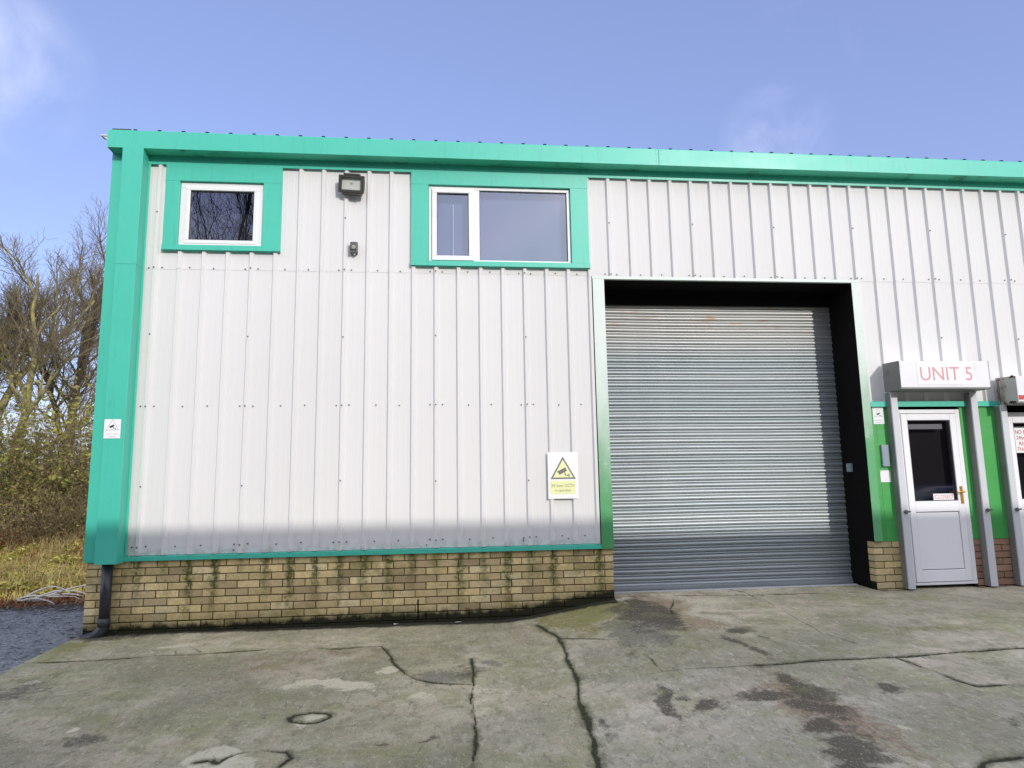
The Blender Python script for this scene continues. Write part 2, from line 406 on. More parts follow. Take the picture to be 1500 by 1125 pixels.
BROWN = [(5.35,-.35,.30,.45,1.15),(5.18,-.304,.275,.334,.9),(5.425,-1.1,.298,.30,.8),(5.158,-1.30,.23,.232,.7),(2.119,-1.232,.80,.33,.55),(1.637,-1.546,.5,.3,.4),(5.3,-3.4,.22,.7,.9),(7.4,-.6,.5,.4,.35)]
MOSS = [(4.45,-.45,.50,.65,1.05),(4.75,-.35,.30,.45,1.2),(4.656,-.45,.23,.45,1.1),(4.35,-.5,.4,.35,.7),(4.443,-.95,.243,.277,.8),(4.972,-1.989,.31,.18,.6),(1.611,-2.185,.45,.2,.5),(.493,-1.635,.5,.33,.5),(7.137,-1.797,.45,.2,.6),(2.831,-1.727,.321,.254,.5),(-.35,-.5,.30,.45,1.),(2.6,-2.36,.2,.1,.5),(.0,-.35,.6,.25,.6),(3.4,-.7,.6,.4,.45)]
LIGHT = [(2.258,-1.948,.306,.132,.9),(2.976,-2.342,.167,.1,.8),(2.687,-1.576,.1,.153,.8),(-.089,-1.647,.095,.088,1.),(.718,-2.635,.044,.048,.9),(5.898,-.25,.347,.343,.6),(6.454,-1.157,.25,.4,.4),(.635,-.669,.251,.124,.6),(5.564,-3.748,.05,.054,.7),(2.23,-2.617,.125,.09,.8),(1.99,-3.36,.22,.22,.9),(1.76,-3.30,.09,.10,.8),(4.9,-3.5,.5,.6,.35),(5.9,-.1,.6,.35,.35)]
GREY = [(4.80,-1.35,.24,.55,1.1),(4.95,-.9,.3,.6,.9),(3.098,-1.941,.207,.168,.8),(3.458,-1.637,.09,.152,.9),(4.693,-1.45,.14,.45,.8)]

def axis(lo, hi, step, ext_lo, ext_hi):
    a = list(np.arange(lo, hi+1e-6, step)); s = step
    l = []; x = lo
    while x > ext_lo: s *= 1.5; x -= s; l.append(max(x, ext_lo))
    s = step; h = []; x = a[-1]
    while x < ext_hi: s *= 1.5; x += s; h.append(min(x, ext_hi))
    return np.array(l[::-1]+a+h)

def vnoise(X, Y, f, seed):
    """cheap value noise on arrays"""
    r = np.random.RandomState(seed); T = r.rand(256, 256)
    x = X*f+1000.; y = Y*f+1000.
    i = np.floor(x).astype(int); j = np.floor(y).astype(int); u = x-i; v = y-j
    u = u*u*(3-2*u); v = v*v*(3-2*v)
    g = lambda a, b: T[a % 256, b % 256]
    return (g(i,j)*(1-u)+g(i+1,j)*u)*(1-v) + (g(i,j+1)*(1-u)+g(i+1,j+1)*u)*v
def fbm(X, Y, f, seed, o=4):
    s = 0; a = .5; n = 0
    for k in range(o): s = s+a*vnoise(X, Y, f*2**k, seed+k); n += a; a *= .55
    return s/n

def grid_mesh(name, xs, ys, Z, attrs, mat):
    nx, ny = len(xs), len(ys)
    X, Y = np.meshgrid(xs, ys)
    co = np.stack([X, Y, Z], -1).reshape(-1, 3).astype('f')
    idx = np.arange(nx*ny).reshape(ny, nx)
    q = np.stack([idx[:-1,:-1], idx[:-1,1:], idx[1:,1:], idx[1:,:-1]], -1).reshape(-1, 4)
    me = bpy.data.meshes.new(name)
    me.vertices.add(len(co)); me.vertices.foreach_set('co', co.ravel())
    me.loops.add(q.size); me.loops.foreach_set('vertex_index', q.ravel().astype('i'))
    me.polygons.add(len(q)); me.polygons.foreach_set('loop_start', (np.arange(len(q))*4).astype('i'))
    me.polygons.foreach_set('use_smooth', np.ones(len(q), bool))
    me.update(calc_edges=True)
    for k, a in attrs.items():
        at = me.attributes.new(k, 'FLOAT', 'POINT'); at.data.foreach_set('value', np.asarray(a, 'f').ravel())
    me.materials.append(mat)
    o = bpy.data.objects.new(name, me); COL.objects.link(o); return o

def m_yard():
    t = NT('old_concrete'); v = t.coord('Object'); x, y, z = t.xyz(v)
    nA = t.noise(v, 1.1, 6, .62); nB = t.noise(v, 5.5, 6, .68, .3); nC = t.noise(t.coord('Object', scale=(1.3, .6, 1)), 26, 4, .75); nD = t.noise(t.coord('Object', scale=(1.2, .4, 1)), 95, 3, .75)
    st = t.noise(t.coord('Object', scale=(2.2, 8, 1)), 3., 5, .65)
    nE = t.noise(v, 2.1, 6, .7, .6)
    c = t.mix(t.ramp(nA, .38, .62), (0.330,0.298,0.178), (0.560,0.490,0.325))
    c = t.mix(t.ramp(nE, .46, .62, 0, .6), c, (0.459,0.357,0.228))
    c = t.mix(t.ramp(t.noise(t.coord('Object', loc=(7,3,0)), 1.7, 6, .7), .47, .64, 0, .65), c, (0.313,0.301,0.135))
    c = t.mix(t.ramp(nB, .44, .66, 0, .65), c, (0.233,0.212,0.116))
    c = t.mix(t.ramp(st, .54, .68, 0, .30), c, (0.612,0.547,0.367))
    c = t.mix(t.ramp(t.noise(t.coord('Object', loc=(2,9,0)), .55, 4, .6), .44, .62, 0, .42), c, (.190,.176,.112))
    c = t.mix(t.ramp(t.noise(t.coord('Object', scale=(1.5,.5,1)), 13, 5, .75), .53, .66, 0, .5), c, (.150,.140,.090))
    c = t.mix(t.ramp(t.noise(t.coord('Object', scale=(1.5,.5,1), loc=(4,4,0)), 15, 5, .75), .55, .68, 0, .5), c, (.60,.54,.40))
    c = t.mix(t.attr('greyness'), c, t.mix(1., c, (1.0, 1.0, 1.17), 'MULTIPLY'))
    tn = t.n('ShaderNodeCombineColor')
    for i_ in range(3): t.set(tn.inputs[i_], t.attr('tone'))
    c = t.mix(1., c, tn.outputs[0], 'MULTIPLY')
    edge = t.math('MULTIPLY', t.math('SUBTRACT', nB, .5), 1.25)
    edge = t.math('ADD', edge, t.math('MULTIPLY', t.math('SUBTRACT', nC, .5), .8))
    def mask(name, a=.32, b=.62, k=1.):
        return t.ramp(t.math('ADD', t.attr(name), t.math('MULTIPLY', edge, k)), a, b)
    c = t.mix(t.math('MULTIPLY', mask('brown', .30, .7), .6), c, (0.313,0.197,0.112))
    c = t.mix(t.math('MULTIPLY', mask('moss', .35, .95), .78), c, (0.225,0.210,0.048))
    c = t.mix(t.math('MULTIPLY', mask('light', .36, .56), .75), c, (0.745,0.664,0.456))
    c = t.mix(t.math('MULTIPLY', mask('grey', .36, .66), .7), c, (0.180,0.170,0.130))
    c = t.mix(t.math('MULTIPLY', mask('dark', .30, .74), .86), c, (.085,.066,.046))
    # grain: pale aggregate and dark pits
    c = t.mix(t.ramp(nD, .56, .70, 0, .7), c, (0.771,0.689,0.474))
    c = t.mix(t.ramp(nC, .56, .68, 0, .6), c, (0.146,0.138,0.079))
    c = t.mix(t.ramp(t.noise(v, 75, 3, .7), .62, .72, 0, .6), c, (0.160,0.148,0.084))
    c = t.mix(t.ramp(t.voro(v, 9), .02, .05, .15, 0), c, (0.692,0.640,0.437))
    # green-grey bloom of lichen
    c = t.mix(t.ramp(t.noise(v, 2.7, 5, .7), .54, .70, 0, .45), c, (0.273,0.277,0.107))
    # dirt along the foot of the wall
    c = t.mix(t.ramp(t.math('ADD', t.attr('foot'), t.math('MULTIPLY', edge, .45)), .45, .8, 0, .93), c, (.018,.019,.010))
    # cracks: attribute is distance to the crack / its half width
    cr = t.math('ADD', t.attr('crack'), t.math('MULTIPLY', t.math('SUBTRACT', t.noise(v, 34, 5, .8), .5), -3.4))
    sh_ = t.ramp(t.math('ADD', t.attr('crack'), t.math('MULTIPLY', t.math('SUBTRACT', t.noise(v, 12, 5, .8), .5), -9.)), .8, 3.6, .62, 0)
    c = t.mix(sh_, c, (.125,.120,.055))
    ck = t.ramp(cr, .5, 1.25, 1, 0)
    mossy = t.mix(t.noise(v, 30, 2), (.016,.016,.009), (.060,.062,.022))
    c = t.mix(t.math('MULTIPLY', ck, .95), c, mossy)
    hgt = t.math('ADD', t.math('MULTIPLY', nC, .6), t.math('MULTIPLY', nD, .4))
    hgt = t.math('SUBTRACT', hgt, t.math('MULTIPLY', ck, 1.5))
    wet = t.ramp(t.attr('dark'), .3, .9, .82, .62)
    return t.done(t.bsdf(c, wet, 0, .3, t.bump(hgt, .7, .006)))

xs = axis(-.46, 10.2, .0135, -.46, 60.); ys = axis(-4.5, .55, .0135, -60., .55)
X, Y = np.meshgrid(xs, ys)
BX = X + (fbm(X, Y, 2.3, 203, 5)-.5)*.34; BY = Y + (fbm(X, Y, 2.3, 231, 5)-.5)*.60
def blobs(L):
    a = np.zeros_like(X)
    for cx, cy, rx, ry, s in L:
        d2 = ((BX-cx)/rx)**2 + ((BY-cy)/ry)**2
        a = np.maximum(a, s*np.exp(-.75*d2))
    return a
WX = X + (fbm(X, Y, 3.5, 3)-.5)*.06 + (fbm(X, Y, 14, 9)-.5)*.012
WY = Y + (fbm(X, Y, 3.5, 31)-.5)*.06 + (fbm(X, Y, 14, 39)-.5)*.012
crack = np.full_like(X, 50.); bigcrack = np.full_like(X, 50.)
for hw, pl in CR:
    for (ax, ay), (bx, by) in zip(pl[:-1], pl[1:]):
        lo_x, hi_x = min(ax, bx)-.4, max(ax, bx)+.4; lo_y, hi_y = min(ay, by)-.4, max(ay, by)+.4
        i0, i1 = np.searchsorted(xs, [lo_x, hi_x]); j0, j1 = np.searchsorted(ys, [lo_y, hi_y])
        if i1 <= i0 or j1 <= j0: continue
        px = WX[j0:j1, i0:i1]; py = WY[j0:j1, i0:i1]
        dx, dy = bx-ax, by-ay; L2 = dx*dx+dy*dy
        tt = np.clip(((px-ax)*dx+(py-ay)*dy)/L2, 0, 1)
        d = np.hypot(px-(ax+tt*dx), py-(ay+tt*dy))
        wv = hw*(.15+1.5*vnoise(px, py, 5., 77)**1.3)
        sub = crack[j0:j1, i0:i1]; np.minimum(sub, d/wv, out=sub)
        if hw > .009:
            sb = bigcrack[j0:j1, i0:i1]; np.minimum(sb, d/wv, out=sb)
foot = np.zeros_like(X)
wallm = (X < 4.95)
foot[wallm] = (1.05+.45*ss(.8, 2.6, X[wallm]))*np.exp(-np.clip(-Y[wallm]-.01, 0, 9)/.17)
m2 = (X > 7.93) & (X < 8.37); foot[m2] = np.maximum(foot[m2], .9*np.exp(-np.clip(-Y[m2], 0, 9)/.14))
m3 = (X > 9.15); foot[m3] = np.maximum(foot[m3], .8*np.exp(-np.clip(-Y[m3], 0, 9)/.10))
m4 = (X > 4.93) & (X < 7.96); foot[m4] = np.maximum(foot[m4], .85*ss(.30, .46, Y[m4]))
left = np.exp(-np.clip(X+.46, 0, 9)/.09)*.6
tone = np.full_like(X, 1.0); grey_ = np.full_like(X, .25)
c1x = np.interp(-Y, [.43,1.07,1.642,2.066,2.362,2.633,3.046,3.345,3.951,60], [4.02,4.149,4.106,4.095,4.047,4.015,3.973,3.941,3.871,3.0])
lf = (WX < 3.29) & (WY < -.93); tone[lf] = .84; grey_[lf] = .10
st_ = (WX >= 3.29) & (WX < c1x) & (WY < -1.35); tone[st_] = 1.06
rg = (WX >= c1x); tone[rg] = 1.04; grey_[rg] = .55
rb = rg & (WY < -2.46); tone[rb] = 1.10; grey_[rb] = .75
tone *= 1 - .18*ss(1.6, -.3, X)*ss(-1.0, -2.2, Y) - .12*ss(-3.1, -4.1, Y)*ss(4., 2., X)
tone *= 1.08 + .26*fbm(X, Y, .9, 311, 3)
dark = blobs(DARK); moss = np.maximum(blobs(MOSS), left)
Z = gz(X, Y) + (fbm(X, Y, 1.2, 5)-.5)*.014 + (fbm(X, Y, 9, 15)-.5)*.005
Z -= .010*np.exp(-np.clip(bigcrack, 0, 20)**2)
Z -= .02*ss(.8, 0, np.abs(Y+3.)) * 0
yard = grid_mesh('concrete_yard', xs, ys, Z, dict(dark=dark, moss=moss, brown=blobs(BROWN), light=blobs(LIGHT), grey=blobs(GREY), crack=np.clip(crack, 0, 50), foot=foot, tone=tone, greyness=grey_), m_yard())
tag(yard, kind='structure')

# gravel track beside the building, grass bank beyond, soil to the horizon
def m_gravel():
    t = NT('grey_gravel'); v = t.coord('Object')
    a = t.noise(v, 1.5, 5, .6); vc = t.voro(v, 60, out='Color'); vd = t.voro(v, 60)
    g = t.n('ShaderNodeSeparateColor'); t.set(g.inputs[0], vc)
    c = t.mix(g.outputs[0], (.18,.185,.19), (.36,.365,.37))
    c = t.mix(t.ramp(a, .4, .7, 0, .5), c, (.13,.135,.14))
    c = t.mix(t.ramp(t.noise(v, 9, 6, .7), .55, .72, 0, .6), c, (.10,.10,.09))
    x, y, z = t.xyz(v)
    e = t.math('ADD', y, t.math('MULTIPLY', t.math('SUBTRACT', t.noise(v, 3, 5, .7), .5), .9))
    c = t.mix(t.ramp(e, 1.35, 1.9, 0, .9), c, (.05,.035,.022))
    return t.done(t.bsdf(c, .9, 0, .2, t.bump(vd, .8, .01)))
def gleft(X, Y): return -.765 + .03*np.clip(Y, -6, .5) - .012*np.clip(Y, 0, 2.2)
gx = axis(-5.5, -.462, .03, -40, -.462); gy = axis(-2.5, 2.3, .03, -60, 2.3)
A, B = np.meshgrid(gx, gy)
gr = grid_mesh('gravel_track', gx, gy, gleft(A, B) + (fbm(A, B, 2.5, 61)-.5)*.05 + (fbm(A, B, 17, 66)-.5)*.022 - .02*ss(-.8, -.46, A), {}, m_gravel())
tag(gr, kind='structure')

def bank(X, Y):
    return -.80 + .55*ss(2., 10., Y) + .35*ss(10, 40, Y) + (fbm(X, Y, .8, 81)-.5)*.22*ss(2.2, 3.2, Y)
def m_soil():
    t = NT('rough_grass_soil'); v = t.coord('Object')
    c = t.mix(t.noise(v, 2.5, 6, .7), (.09,.075,.03), (.22,.20,.06))
    c = t.mix(t.ramp(t.noise(v, 6, 5, .7), .5, .7, 0, .7), c, (.10,.05,.025))
    return t.done(t.bsdf(c, .95, 0, .1, t.bump(t.noise(v, 25, 5, .7), .8, .03)))
M['soil'] = m_soil()
gx = axis(-14, -.5, .12, -300, 300); gy = axis(2.2, 14, .12, 2.2, 400)
A, B = np.meshgrid(gx, gy)
Zb = bank(A, B)
Zb = np.where((A > -.7), -1.0, Zb)
bk = grid_mesh('grass_bank', gx, gy, Zb, {}, M['soil']); tag(bk, kind='structure')
b = MB()
b.face([(-900,-900,-1.25),(900,-900,-1.25),(900,900,-1.25),(-900,900,-1.25)])
tag(b.build('ground', M['soil']), kind='structure')

# ------------------------------------------------------------------ building
B0 = thing('industrial_unit', (4, 0, 0), 'white ribbed metal industrial unit with teal trim on a buff brick base', 'building')
XE = 14.0       # the terrace runs on past the frame
RIB = .25; RD = .032
def prof(x0, x1):
    """points (x, y) of the sheet: a raised rib every 0.25 m, two faint swages in each pan"""
    pts = []
    i0 = int(math.floor(x0/RIB))-1; i1 = int(math.ceil(x1/RIB))+1
    for i in range(i0, i1):
        a = i*RIB
        pts += [(a,0),(a+.0145,-RD),(a+.045,-RD),(a+.064,0),(a+.118,0),(a+.124,-.0005),(a+.138,-.0005),(a+.144,0),(a+.182,0),(a+.188,-.0005),(a+.202,-.0005),(a+.208,0)]
    out = []
    for (xa, ya), (xb, yb) in zip(pts[:-1], pts[1:]):
        if xb <= x0 or xa >= x1: continue
        f = lambda x: ya+(yb-ya)*(x-xa)/(xb-xa)
        if xa < x0: out.append((x0, f(x0)))
        else: out.append((xa, ya))
        if xb > x1: out.append((x1, f(x1)))
    if out[-1][0] < x1-1e-6: out.append((x1, 0))
    return out
clad = MB()
def sheet(x0, x1, z0, z1, dy=0.):
    p = prof(x0, x1); n = len(clad.v); k = len(p)
    for x, y in p: clad.v += [(x, y+dy, z0), (x, y+dy, z1)]
    for i in range(k-1):
        clad.f.append((n+2*i, n+2*i+2, n+2*i+3, n+2*i+1)); clad.m.append(0)
    # turned bottom edge so that the sheet has thickness
    n = len(clad.v)
    for x, y in p: clad.v += [(x, y+dy, z0), (x, y+dy+.006, z0)]
    for i in range(k-1):
        clad.f.append((n+2*i, n+2*i+1, n+2*i+3, n+2*i+2)); clad.m.append(0)
sheet(-.09, 4.81, .0, 3.04)                       # lower tier, left of the shutter
U = -.003
sheet(-.09, .13, 3.005, 4.23, U); sheet(.13, 1.31, 3.005, 3.235, U); sheet(1.31, 2.78, 3.005, 4.23, U)
sheet(2.78, 4.76, 3.005, 3.10, U); sheet(4.76, XE, 2.985, 4.23, U)
sheet(8.035, XE, 1.50, 3.01)
# screws with dark caps
def screw(x, y, z, r=.0085):
    n = len(clad.v); k = 6
    for d in (0, -.007):
        for a in range(k): clad.v.append((x+r*math.cos(a*math.pi/3), y+d, z+r*math.sin(a*math.pi/3)))
    for a in range(k):
        clad.f.append((n+a, n+(a+1) % k, n+k+(a+1) % k, n+k+a)); clad.m.append(1)
    clad.f.append(tuple(n+k+a for a in range(k))); clad.m.append(1)
def ok(x, z):
    if x > XE-.1: return False
    if x < 4.78 and z < 3.0: return True
    if x > 8.06 and 1.56 < z < 3.0: return True
    if z >= 3.0:
        if .1 < x < 1.34 and z > 3.2: return False
        if 2.74 < x < 4.8 and z > 3.07: return False
        return True
    return False
for k in range(0, 14):
    for z in (.085, 1.52, 3.022):
        for dx, yy in ((-.035, 0), (.027, -RD), (.10, 0)):
            x = k+dx
            if x > -.05 and ok(x, z): screw(x, yy-(.003 if z > 3 else 0), z+rnd.uniform(-.006, .006))
        for dx in (.25+.135, .5+.135):
            if ok(k+dx, z): screw(k+dx, -(.003 if z > 3 else 0), z+rnd.uniform(-.006, .006))
    for z in (.70, 2.28, 3.62):
        if ok(k+.034, z): screw(k+.027, -RD-(.003 if z > 3 else 0), z+rnd.uniform(-.02, .02))
for x, z in ((2.93, .03), (1.0-.035, .03), (4.45, .06), (4.55, .10), (3.96, .055)): screw(x, 0, z)
clad.build('wall_cladding', [M['clad'], M['screw']], B0)

# teal flashings
def boxpart(name, mat, *boxes, bevel=.002, parent=None):
    b = MB()
    for q in boxes: b.box(*q)
    return b.build(name, mat, parent or B0, bevel=bevel)
boxpart('eaves_flashing', M['teal'], (-.088, XE, -.0405, -.0365, 4.180, 4.2805))
b = MB(); b.box(-.440, XE, -.203, -.0365, 4.281, 4.287); b.build('soffit', M['teal_soffit'], B0)
b = MB()
for x0, x1 in ((-.452, 5.598), (5.602, XE)):
    b.prism([(-.207,4.278),(-.207,4.474),(-.201,4.481),(-.09,4.481),(-.09,4.476),(-.2015,4.476),(-.2015,4.278)], 'x', x0, x1)
b.box(-.455, -.452, -.205, .05, 4.281, 4.478)
for z in (4.33, 4.42, 4.46):                        # rivets at the joint
    for dx in (-.03, .03): b.box(5.6+dx-.006, 5.6+dx+.006, -.210, -.207, z-.006, z+.006)
b.build('fascia', M['teal'], B0, bevel=.0015)
b = MB(); b.box(-.545, -.456, -.17, -.08, 4.425, 4.440); b.prism([(-.53,4.424),(-.456,4.424),(-.456,4.372)], 'y', -.16, -.09)
b.build('gutter_end', M['rail'], B0)
# corner: flat flashing and the boxed-in downpipe cover
b = MB()
b.box(-.466, -.305, -.0405, -.036, -.056, 4.2805)
b.box(-.470, -.466, -.0405, .25, -.056, 4.30)
b.box(-.090, -.066, -.0385, -.034, -.056, 4.180)
b.build('corner_flashing', M['teal'], B0, bevel=.0015)
b = MB()
def cover(z0, z1, g):
    b.prism([(-.292-g,-.042),(-.292-g,-.203-g),(-.287-g,-.208-g),(-.090+g,-.208-g),(-.084+g,-.203-g),(-.088+g,-.042)], 'z', z0, z1)
cover(-.06, 3.0, 0); cover(2.992, 4.2785, .0025)
b.build('downpipe_cover', M['teal'], B0)
b = MB(); b.prism([(.0,-.003),(-.043,-.010),(-.043,-.052),(-.039,-.052),(-.039,-.014),(.0,-.007)], 'x', -.088, 4.803); b.build('plinth_flashing', M['teal'], B0)
# window surrounds are parts of the window they frame
def surround(win, x0, x1, z0, z1, a0, a1, c0, c1):
    b = MB()
    yf, yb = -.0445, -.0415
    b.box(x0, a0, yf, yb, c0, c1); b.box(a1, x1, yf, yb, c0, c1)
    b.box(x0-.003, x1+.003, yf-.002, yb, c1, z1)
    b.box(x0-.004, x1+.004, yf-.012, yb, z0, c0-.004)     # sill piece with a drip
    b.box(x0-.004, x1+.004, yf-.012, .0, z0, z0+.003)
    # returns into the opening
    b.box(a0-.003, a0, yb, .03, c0, c1); b.box(a1, a1+.003, yb, .03, c0, c1)
    b.box(a0-.003, a1+.003, yb, .03, c1, c1+.003); b.box(a0-.003, a1+.003, yb, .03, c0-.003, c0)
    # closes the gap behind the flashing at its sides
    b.box(x0, x0+.003, yb, .0, z0, z1); b.box(x1-.003, x1, yb, .0, z0, z1)
    # fixings
    for x in (x0+.05, (x0+x1)/2, x1-.05):
        for z in (z0+.022, z1-.09): b.box(x-.006, x+.006, yf-(.016 if z < c0 else .005), yf, z-.006, z+.006)
    b.build('surround', M['teal'], win, bevel=.0012)
def frame(win, x0, x1, z0, z1, w, yf, yb, name='frame', bars=()):
    b = MB()
    b.box(x0, x1, yf, yb, z0, z0+w[2]); b.box(x0, x1, yf, yb, z1-w[3], z1)
    b.box(x0, x0+w[0], yf, yb, z0+w[2], z1-w[3]); b.box(x1-w[1], x1, yf, yb, z0+w[2], z1-w[3])
    for a, c in bars: b.box(a, c, yf, yb, z0+w[2], z1-w[3])
    return b.build(name, M['pvc'], win, bevel=.004)
def gasket(win, x0, x1, z0, z1, y):
    b = MB(); g = .008
    b.box(x0, x1, y, y+.006, z0, z0+g); b.box(x0, x1, y, y+.006, z1-g, z1)
    b.box(x0, x0+g, y, y+.006, z0+g, z1-g); b.box(x1-g, x1, y, y+.006, z0+g, z1-g)
    b.build('gasket', M['line'], win)
def subthing(name, parent, loc):
    o = bpy.data.objects.new(name, None); COL.objects.link(o); o.location = loc; o.parent = parent
    o.matrix_parent_inverse = Matrix.Translation(-parent.location); return o
def child(o, par):      # parent mesh built in world space under a mesh part
    o.parent = par; o.matrix_parent_inverse = par.matrix_basis.inverted() if par.type != 'EMPTY' else Matrix.Translation(-par.location)
# a window's frame is the part, everything else hangs under it
class Win: pass
def window(x0, x1, z0, z1, a0, a1, c0, c1, build):
    global B0
    f = build(B0); f.name = 'window'
    f.matrix_parent_inverse = Matrix.Translation(-B0.location)
    return f
w1 = frame(B0, .252, 1.134, 3.272, 3.996, (.072, .072, .045, .068), -.012, .05, 'window')
w2 = frame(B0, 2.950, 4.574, 3.141, 4.036, (.030, .036, .024, .040), -.012, .05, 'window', bars=((3.452, 3.524),))
tag(w1, 'small square white window under the eaves by the corner'); tag(w2, 'wide white window with a narrow opening light on its left')
class P0:           # dummy parent at the origin so that children stay in world space
    pass
for w in (w1, w2): w.location = (0,0,0)
def sub(o, par):
    o.parent = par; o.matrix_parent_inverse = Matrix.Identity(4) @ Matrix.Translation((0,0,0)); return o
bpy.context.view_layer.update()
def attach(o, par):
    """keep o where it is while hanging it under par"""
    bpy.context.view_layer.update()
    mwo = o.matrix_world.copy(); o.parent = par; o.matrix_parent_inverse = par.matrix_world.inverted(); o.matrix_world = mwo
    return o
def under(par, fn):
    before = set(COL.objects); fn()
    for o in set(COL.objects)-before: attach(o, par)
under(w1, lambda: surround(None, .102, 1.331, 3.206, 4.192, .250, 1.136, 3.270, 3.998))
def w1rest():
    f = frame(None, .310, 1.076, 3.296, 3.944, (.044, .044, .040, .040), -.022, .03, 'sash')
    gasket(None, .352, 1.034, 3.334, 3.906, .0)
    b = MB(); b.face([(.350,.012,3.332),(1.036,.012,3.332),(1.036,.012,3.908),(.350,.012,3.908)]); b.build('pane', M['glass_small'])
    boxpart2('sill', M['pvc'], (.30, 1.10, -.034, -.012, 3.272, 3.284))
def boxpart2(name, mat, *boxes, bevel=.002):
    b = MB()
    for q in boxes: b.box(*q)
    return b.build(name, mat, None, bevel=bevel)
under(w1, w1rest)
under(w2, lambda: surround(None, 2.754, 4.780, 3.077, 4.200, 2.948, 4.576, 3.139, 4.038))
def w2rest():
    frame(None, 2.985, 3.455, 3.152, 4.006, (.055, .055, .055, .055), -.030, .03, 'sash')
    gasket(None, 3.038, 3.402, 3.205, 3.953, -.004); gasket(None, 3.522, 4.540, 3.163, 3.998, .0)
    b = MB(); b.face([(3.036,.006,3.203),(3.404,.006,3.203),(3.404,.006,3.955),(3.036,.006,3.955)]); b.build('pane', M['glass_big'])
    b = MB(); b.face([(3.520,.012,3.161),(4.542,.012,3.161),(4.542,.012,4.0),(3.520,.012,4.0)]); b.build('pane', M['glass_big'])
    boxpart2('blind', M['blind'], (2.96, 3.47, .13, .135, 3.1, 4.05), (3.48, 4.56, .115, .12, 3.1, 4.05))
    boxpart2('blind_wand', M['blind_white'], (3.222, 3.232, .09, .10, 3.21, 3.86))
under(w2, w2rest)

# inner core behind the sheets, reveals of the shutter opening, roof, other walls
boxpart('inner_wall', M['dark'], (-.44, 4.80, .30, .34, -.9, 4.25), (8.09, XE, .30, .34, -.9, 4.25), (4.80, 8.09, .30, .34, 3.0, 4.25), bevel=0)
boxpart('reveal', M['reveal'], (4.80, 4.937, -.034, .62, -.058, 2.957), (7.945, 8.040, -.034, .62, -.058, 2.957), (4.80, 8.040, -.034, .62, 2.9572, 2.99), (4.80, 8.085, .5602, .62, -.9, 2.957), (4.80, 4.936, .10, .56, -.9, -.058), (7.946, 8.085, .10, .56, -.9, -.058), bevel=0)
b = MB(); b.prism([(.0,-.06),(12,-.06),(12,6.25),(.0,4.47)], 'x', -.464, -.444); b.build('side_wall', M['clad'], B0)
boxpart('rear_wall', M['clad'], (-.44, XE, 11.98, 12, -.9, 6.2), bevel=0)
boxpart('brick_end_wall', M['brick_side'], (-.448, -.30, .12, 12, -1.2, -.06), bevel=0)
b = MB()
p = prof(-.46, XE)
n = 0
for yy, zz in ((-.115, 4.503), (12.1, 4.503+.15*12.2)):
    for x, y in p: b.v.append((x, yy, zz-y*1.15))
k = len(p)
for i in range(k-1): b.f.append((i, i+1, k+i+1, k+i)); b.m.append(0)
b.build('roof', M['roof'], B0)
boxpart('verge_flashing', M['roof'], (-.43, -.24, -.17, .05, 4.487, 4.512))

# brickwork laid brick by brick
def bricks(name, x0, x1, ztop, zbot, yf, depth, cols, mat, seed, end_left=False):
    r = random.Random(seed); b = MB(); cols_out = []
    L, H, J = .215, .065, .010
    row = 0; z = ztop
    while z > zbot:
        x = x0 - (0 if row % 2 == 0 else (L+J)/2)
        while x < x1:
            a0 = max(x, x0); a1 = min(x+L, x1)
            if a1-a0 > .02:
                j = lambda s: r.uniform(-s, s)
                dy = j(.0025)
                n = len(b.v); fb = len(b.f)
                b.box(a0+j(.0015), a1+j(.0015), yf+dy, yf+depth, z-H+j(.0015), z+j(.0015))
                c = r.choice(cols); k = r.uniform(.84, 1.30)
                cols_out += [(c[0]*k, c[1]*k, c[2]*k)]*6
            x += L+J
        z -= H+J; row += 1
    b2 = b
    o = b2.build(name, [mat, M['mortar']], B0, bevel=.003, seg=1)
    me = o.data
    at = me.attributes.new('bcol', 'FLOAT_COLOR', 'FACE')
    flat = []
    for c in cols_out: flat += [*c, 1.]
    at.data.foreach_set('color', flat)
    # mortar backing
    m = MB(); m.box(x0+.001, x1-.001, yf+.007, yf+depth-.002, zbot-.1, ztop-.001); mo = m.build('mortar', M['mortar'], None)
    attach(mo, o)
    return o
buff = [(.72,.57,.29),(.66,.52,.26),(.76,.63,.36),(.58,.45,.23),(.70,.56,.31),(.50,.38,.21),(.73,.58,.29)]
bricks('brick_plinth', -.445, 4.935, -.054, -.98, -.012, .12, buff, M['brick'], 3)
bricks('brick_pier', 7.945, 8.355, -.060, -.8, -.008, .12, [(.58,.47,.26),(.54,.43,.22),(.60,.50,.29)], M['brick_pier'], 5)
redc = [(.30,.19,.14),(.25,.155,.12),(.33,.21,.15)]
bricks('brick_pier', 9.175, 9.705, -.060, -.8, -.008, .12, redc, M['brick_red'], 6)
b = MB()   # cracks/expansion joint in the plinth
b.box(2.835, 2.85, -.0145, -.010, -.72, -.52)
b.build('plinth_joint', M['reveal'], B0)

